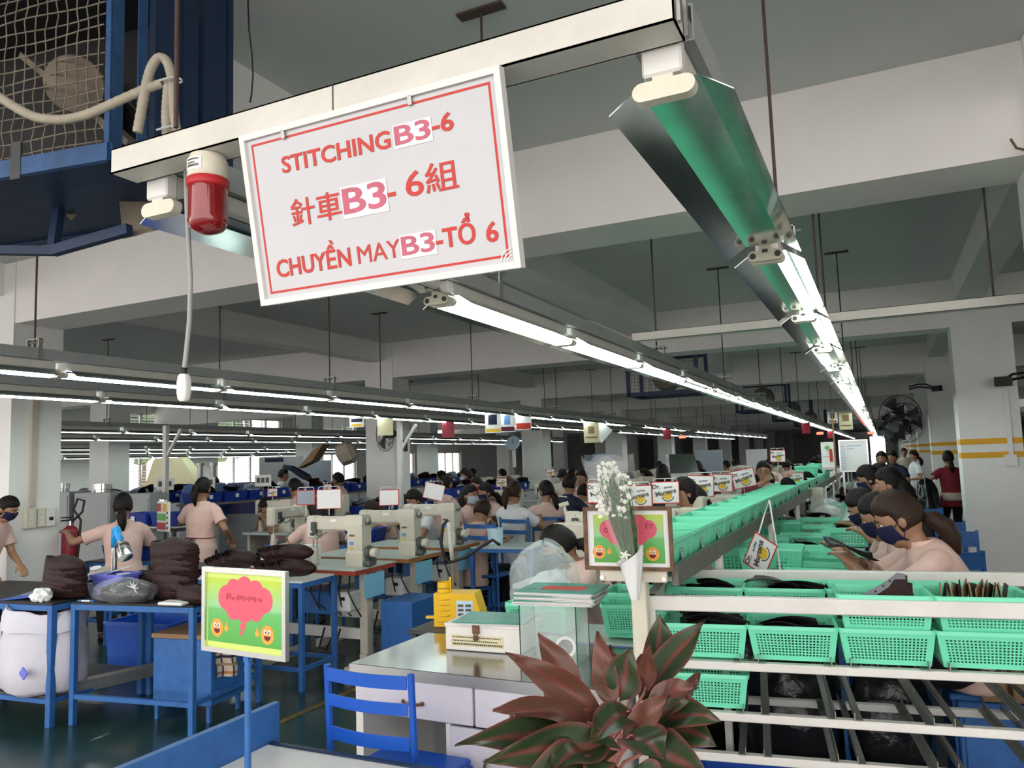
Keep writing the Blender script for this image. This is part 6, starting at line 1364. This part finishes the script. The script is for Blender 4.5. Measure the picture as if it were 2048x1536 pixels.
# ---------------- left middle ground: bin shelves, machines, cabinets, boxes
BIN=None
def bin_(loc,rz,label,grp,sc=1):
    global BIN
    if BIN is None:
        BIN=(MB().loft([rrect(.19,.14,.02,0),rrect(.21,.16,.02,.13),rrect(.203,.153,.016,.13),rrect(.185,.135,.016,.006)]).mesh('shell','blue_bin',50),MB().box(-.03,-.1605,.05,.03,-.158,.10).mesh('label_card','paper'))
    t=thing('parts_bin',label,'bin',loc,rz,grp); link('shell',BIN[0],t); link('label_card',BIN[1],t); t.scale=(sc,)*3; return t
mat('blue_bin',(.008,.035,.30),.4,var=.15)
def shelf_line(x,y0,n,z,label,pit=.46,seed=0,grp=None,name='shelf'):
    t=thing('bin_shelf','grey bin shelf '+label,'shelf',(x,y0,0)); L=n*pit
    MB().box(-.2,-.25,z-.03,.2,L,z).ob('deck','rail_grey',t)
    for y in np.arange(0,L,1.8):
        for xx in (-.17,.17): MB().box(xx-.015,y,0,xx+.015,y+.03,z-.03).ob('leg','white_paint',t)
    r=random.Random(seed)
    for k in range(n):
        bin_((x,y0+pit*k,z+.002),R(90),'royal blue parts bin, %s on the shelf %s'%(nth(k),label),'bins on the shelf '+label)
        for j in range(2): link('leather_piece',PC[r.choice((0,1,2))] if r.random()<.8 else PCW,None,'%s folded part in the %s bin of the shelf %s'%(('lower','upper')[j],nth(k),label),'leather piece','parts in bins '+label,loc=(x+r.uniform(-.08,.08),y0+pit*k+r.uniform(-.06,.06),z+.13+.035*j),rot=(r.uniform(-.5,.5),r.uniform(-.5,.5),r.random()*3)).scale=(1.3,1.3,1.6)
PCW=piece(9,'mask_light',1.1)
shelf_line(-8.2,7.6,16,1.12,'beyond the standing woman',seed=1)
shelf_line(-9.6,6.9,6,1.12,'nearest the windows',seed=2)
shelf_line(-6.55,8.9,9,.86,'behind the grey cards',seed=3)
shelf_line(-5.65,9.7,6,1.05,'in front of the certificate column',seed=4)
# bins stacked on the table right of the standing woman
steel_table('work_table','blue table with stacked bins right of the standing woman',(-6.1,6.5,0),R(2),1.3,.6,.75,'dark_metal',low=.15)
for k,(x,y,z,a) in enumerate(((-5.55,6.70,.755,-12),(-5.53,6.72,.865,-20),(-5.05,6.85,.755,10))): bin_((x,y,z),R(a),'royal blue bin right of the standing woman, '+['lower of the stack','upper tilted one of the stack','single one'][k],'bins by the standing woman')
machine((-5.55,6.55,.76),R(90),'grey-cream machine column beside the standing woman','sewing machines',1.05)
sack('clear_bag','crumpled clear plastic bag on the table right of the standing woman','plastic bag',(-4.95,6.6,.755),(.14,.10,.07),'clear_bag_fill',41,False)
steel_table('work_table','blue table with loose bags in front of the reaching woman',(-7.0,5.05,0),R(2),.62,.5,.72,'dark_metal',low=.15)
bin_((-6.62,5.3,.725),R(8),'royal blue bin of crumpled bags left of the standing woman','bins by the standing woman',1.1); sack('clear_bag','crumpled pale plastic bags heaped left of the standing woman','plastic bag',(-6.62,5.3,.80),(.19,.13,.09),'clear_bag_fill',42,False)
# metal rack with blue bin in front of the reaching woman
tr_=steel_table('work_table','dark steel bench in front of the reaching woman',(-7.55,5.75,0),0,.95,.5,.98,'white_enamel','dark_metal',low=.3,shelf='dark_metal')
for k in range(2): bin_((-7.3+.46*k,5.98,.985),0,'royal blue bin the reaching woman reaches for, '+('left','right')[k],'bins by the reaching woman')
for k,(x,y,w_,h) in enumerate(((-9.3,6.3,.55,1.35),(-8.72,6.45,.5,1.33),(-8.2,6.65,.42,1.30))):
    t=thing('grey_cabinet','grey steel cabinet behind the extinguisher, %s of three from the left'%nth(k),'cabinet',(x,y-.3,0),R(12)); MB().box(0,0,0,w_,.35,h,.005).ob('body','tray_grey',t); MB().box(.02,-.008,.1,w_-.02,0,h-.05,.002).ob('door','tray_grey',t); MB().box(w_-.08,-.02,h*.6,w_-.06,-.008,h*.6+.1).ob('handle','dark_metal',t)
    if k<2:
        q=MB().lathe([(.09,0),(.09,.03),(.10,.035),(.10,.10),(.085,.10)],18,Matrix.Translation((w_/2,.17,h))); q.ob('exhaust_ring','chrome',t,40)
sg2=thing('status_board','white status board with red and green fields beside the reaching woman','board',(-6.62,5.62,.95),R(-20)); MB().box(-.14,0,0,.17,.02,.30,.003).ob('board','paper',sg2)
for x0,z0,x1,z1,m in ((-.13,.2,-.03,.28,'red'),(.02,.2,.12,.28,'yellow'),(-.13,.11,.10,.18,'grass_green'),(-.13,.02,.10,.09,'red')): MB().box(x0,-.003,z0,x1,0,z1).ob('field',m,sg2)
for k in range(4): MB().box(.125,-.003,.03+.05*k,.15,0,.05+.05*k).ob('magnet','navy',sg2)
MB().box(-.02,.02,-.95,.02,.04,.2).ob('stand','dark_metal',sg2)
th=thing('thermos','steel thermos with red label behind the reaching woman','flask',(-7.05,6.0,.985)); MB().lathe([(.05,0),(.05,.2),(.042,.22),(.042,.27),(.03,.28)],16).ob('flask','chrome',th,40); MB().lathe([(.051,.02),(.051,.10)],16).ob('label_band','red',th,40)
for k,(x,y) in enumerate(((-9.0,8.6),(-8.6,9.0))):
    t=thing('press_machine','blue hydraulic press with twin cylinders near the windows, %s'%('left','right')[k],'machine',(x-.3,y-.4,0),R(20)); MB().box(0,0,0,.6,.5,.9,.01).ob('base','tray_grey',t); MB().prism([(0,.9),(.6,.9),(.6,1.15),(.45,1.35),(.1,1.35),(0,1.2)],0,.5,Matrix.Translation((0,.5,0))@Matrix.Rotation(math.pi/2,4,'X')).ob('hood','blue_frame' if k==0 else 'purple_dark',t) if 'purple_dark' in M_ else (mat('purple_dark',(.06,.06,.20),.4),MB().prism([(0,.9),(.6,.9),(.6,1.15),(.45,1.35),(.1,1.35),(0,1.2)],0,.5,Matrix.Translation((0,.5,0))@Matrix.Rotation(math.pi/2,4,'X')).ob('hood','blue_frame',t))
    if k==0:
        for xx in (.18,.38): MB().cyl((xx,.25,1.35),(xx,.25,1.62),.04,n=12).cyl((xx,.25,1.62),(xx,.25,1.66),.06,n=12).ob('cylinder','galv',t,40)
ch_=thing('cream_cowl','pale cream hood cover lettered in blue near the windows','machine cover',(-10.9,8.9,0),R(25)); MB().loft([[(0,0,1.3),(.9,0,1.3),(.9,.5,1.3),(0,.5,1.3)],[(.1,.1,1.75),(.55,.1,1.78),(.55,.4,1.78),(.1,.4,1.75)]]).ob('cowl','poster_cream',ch_); MB().box(.1,.05,0,.8,.45,1.3).ob('stand','tray_grey',ch_)
for k,(x,y) in enumerate(((-8.9,7.6),(-8.45,7.9),(-7.9,8.4))): 
    t=thing('number_board','small white board with black figures, %s of three in the left background'%nth(k),'board',(x,y,1.30),R(40)); MB().box(-.11,0,0,.11,.015,.16).ob('plate','paper',t)
    for j in range(3): MB().box(-.085+.06*j,-.003,.05,-.04+.06*j,0,.12).ob('figure','logo_grey',t)
    MB().box(-.012,.015,-1.30,.012,.03,.1).ob('stand','dark_metal',t)
gp=thing('grey_partition','grey partition panel with blue notice right of the standing woman','partition',(-11.2,11.8,0),R(27)); gp.scale=(1.15,1,1.03); MB().box(0,0,.2,.75,.04,1.72,.004).ob('panel','tray_grey',gp); MB().box(.1,-.004,1.62,.42,0,1.7).ob('blue_notice','navy',gp); MB().box(.76,-.1,.2,1.25,-.07,1.62,.004).ob('side_panel','grey_card',gp)
for x in (.03,.72): MB().box(x-.02,0,0,x+.02,.04,.2).ob('foot','dark_metal',gp)
cx=thing('cardboard_cowl','large brown tilted cardboard cowl over the robot arm','machine cover',(-9.15,10.55,0),R(25)); cx.scale=(1.1,1.1,1.02); MB().loft([[(0,0,1.50),(.25,-.05,1.62),(.25,.4,1.62),(0,.4,1.50)],[(.25,0,1.80),(.42,-.05,1.90),(.42,.4,1.90),(.25,.4,1.80)]]).ob('cowl','card_wood',cx); MB().lathe([(.10,0),(.19,.03),(.20,.22),(.12,.3)],8,Matrix.Translation((.62,.1,1.68))@Matrix.Rotation(1.2,4,'Y')).ob('hood','cloth_cream',cx)
MB().tube([(.25,.2,1.0),(.1,.15,1.35),(-.1,.1,1.5),(-.25,.1,1.55)],[.10,.07,.05,.03],10).ob('robot_arm','navy',cx,True); MB().box(.1,.05,0,.5,.4,1.05,.01).ob('base','navy',cx)
for k,(x,y) in enumerate(((-8.6,7.35),(-6.2,9.3))):
    t=thing('light_support_post','pale steel post with diagonal brace carrying the light rows, '+('beside the standing woman','left of the certificate column')[k],'post',(x,y,0)); MB().box(-.03,-.03,0,.03,.03,2.16).ob('post','white_paint',t); MB().bar((.02,0,1.75),(.28,0,2.1),.035).ob('brace','white_paint',t)
# white styrofoam box on the rear of the pale table row, clear cup
MB().box(-.2,-.14,0,.2,.14,.13,.012).ob('foam_box','paper',label='white foam box behind the lying brown stacks',cat='box',loc=(-4.45,5.05,.781),rz=.05)
sh=thing('white_bench','grey steel bench between the near machines and left column','bench',(-5.6,5.0,0)); MB().box(0,0,.70,.85,.5,.73).ob('top','dark_metal',sh)
for x in (.03,.8):
    for y in (.03,.46): MB().box(x-.02,y-.02,0,x+.02,y+.02,.70).ob('leg','blue_frame',sh)
# pneumatic hose bound in white spiral hanging at the third sewing machine
hp=thing('air_hose','black air hose with white spiral wrap looping beside the third sewing machine','hose',at(905,1180,d=5.6)); b0=Vector(hp.location)
P=[at(x,y,d=5.6)-b0 for x,y in ((905,1120),(902,1095),(900,1075),(898,1055),(896,1040),(886,1050),(882,1085),(888,1115),(900,1125),(930,1115),(960,1095),(985,1080),(1000,1090))]
MB().tube(P[4:],.012,8).ob('hose','rubber',hp,True); MB().tube([Vector((P[0].x,P[0].y,-b0.z+.005)),P[0]],.008,8).ob('down_hose','card_wood',hp,True); MB().tube(P[:4]+[P[3]+Vector((0,0,.04))],.016,10).ob('spiral_wrap','tray',hp,True)
# ---------------- distant lines: machines, tables, baskets and bins
MTB=MB().box(-.5,-.25,.75,.5,.25,.78).mesh('table_top','formica'); MTL=MB().box(-.025,-.2,0,.025,.2,.75).mesh('leg','machine')
far_m=None; r=random.Random(23)
names=['just left of the conveyor','second from the conveyor','third from the conveyor','beside the left columns']
for row,x in enumerate((-2.55,-4.05,-6.0,-8.9)):
    for k in range(9):
        y=12.6+1.55*k+row*.4; t=thing('machine_table','far pale sewing table, %s of the row %s'%(nth(k),names[row]),'table',(x,y,0),0,'far sewing tables'); link('table_top',MTB,t); link('leg',MTL,t,loc=(-.4,0,0)); link('leg',MTL,t,loc=(.4,0,0))
        machine((x+.3,y,.781),0,'far cream sewing machine, %s of the row %s'%(nth(k),names[row]),'far sewing machines',1,('column','arm','head','post_bed'))
        if k<5: bin_((x-.35,y+.05,.785),R(90),'blue parts bin on the far table, %s of the row %s'%(nth(k),names[row]),'bins on far tables',.8)
for k in range(9): basket('far',(-1.35,13.4+1.3*k,.80),R(90),'green basket on the far table edge, %s from near'%nth(k),'far green baskets')
lt2=thing('line_table','far pale table strip left of the conveyor end','table',(-1.6,13.0,0)); MB().box(0,0,.752,.5,13,.78).ob('table_top','formica',lt2)
for y in (.2,4.4,8.6,12.6):
    for x in (.05,.45): MB().box(x-.02,y-.02,0,x+.02,y+.02,.752).ob('leg','machine',lt2)
for k,(x,y,m) in enumerate(((-3.2,14.8,'grey_card'),(-5.2,14.6,'grey_card'),(-7.0,19,'grey_card'),(-3.0,19.4,'paper'))):
    t=thing('display_board','upright display board on a stand in the distance, %s from near'%nth(k),'board',(x,y,0),R(-10)); MB().box(0,0,.9,.5,.03,1.62,.004).ob('panel',m,t)
    for xx in (.04,.46): MB().box(xx-.02,.0,0,xx+.02,.03,.9).ob('leg','galv',t)
mat('floor_line',(.20,.14,.035),.5,var=.6,scale=14); a_=at(560,1445,Z=0); b_=at(740,1366,Z=0); MB().bar((a_.x,a_.y,.002),(b_.x,b_.y,.002),.05,.003).ob('trim_2','floor_line',kind='structure')
# ---------------- link everything into the scene
for o in ALL: COL.objects.link(o)
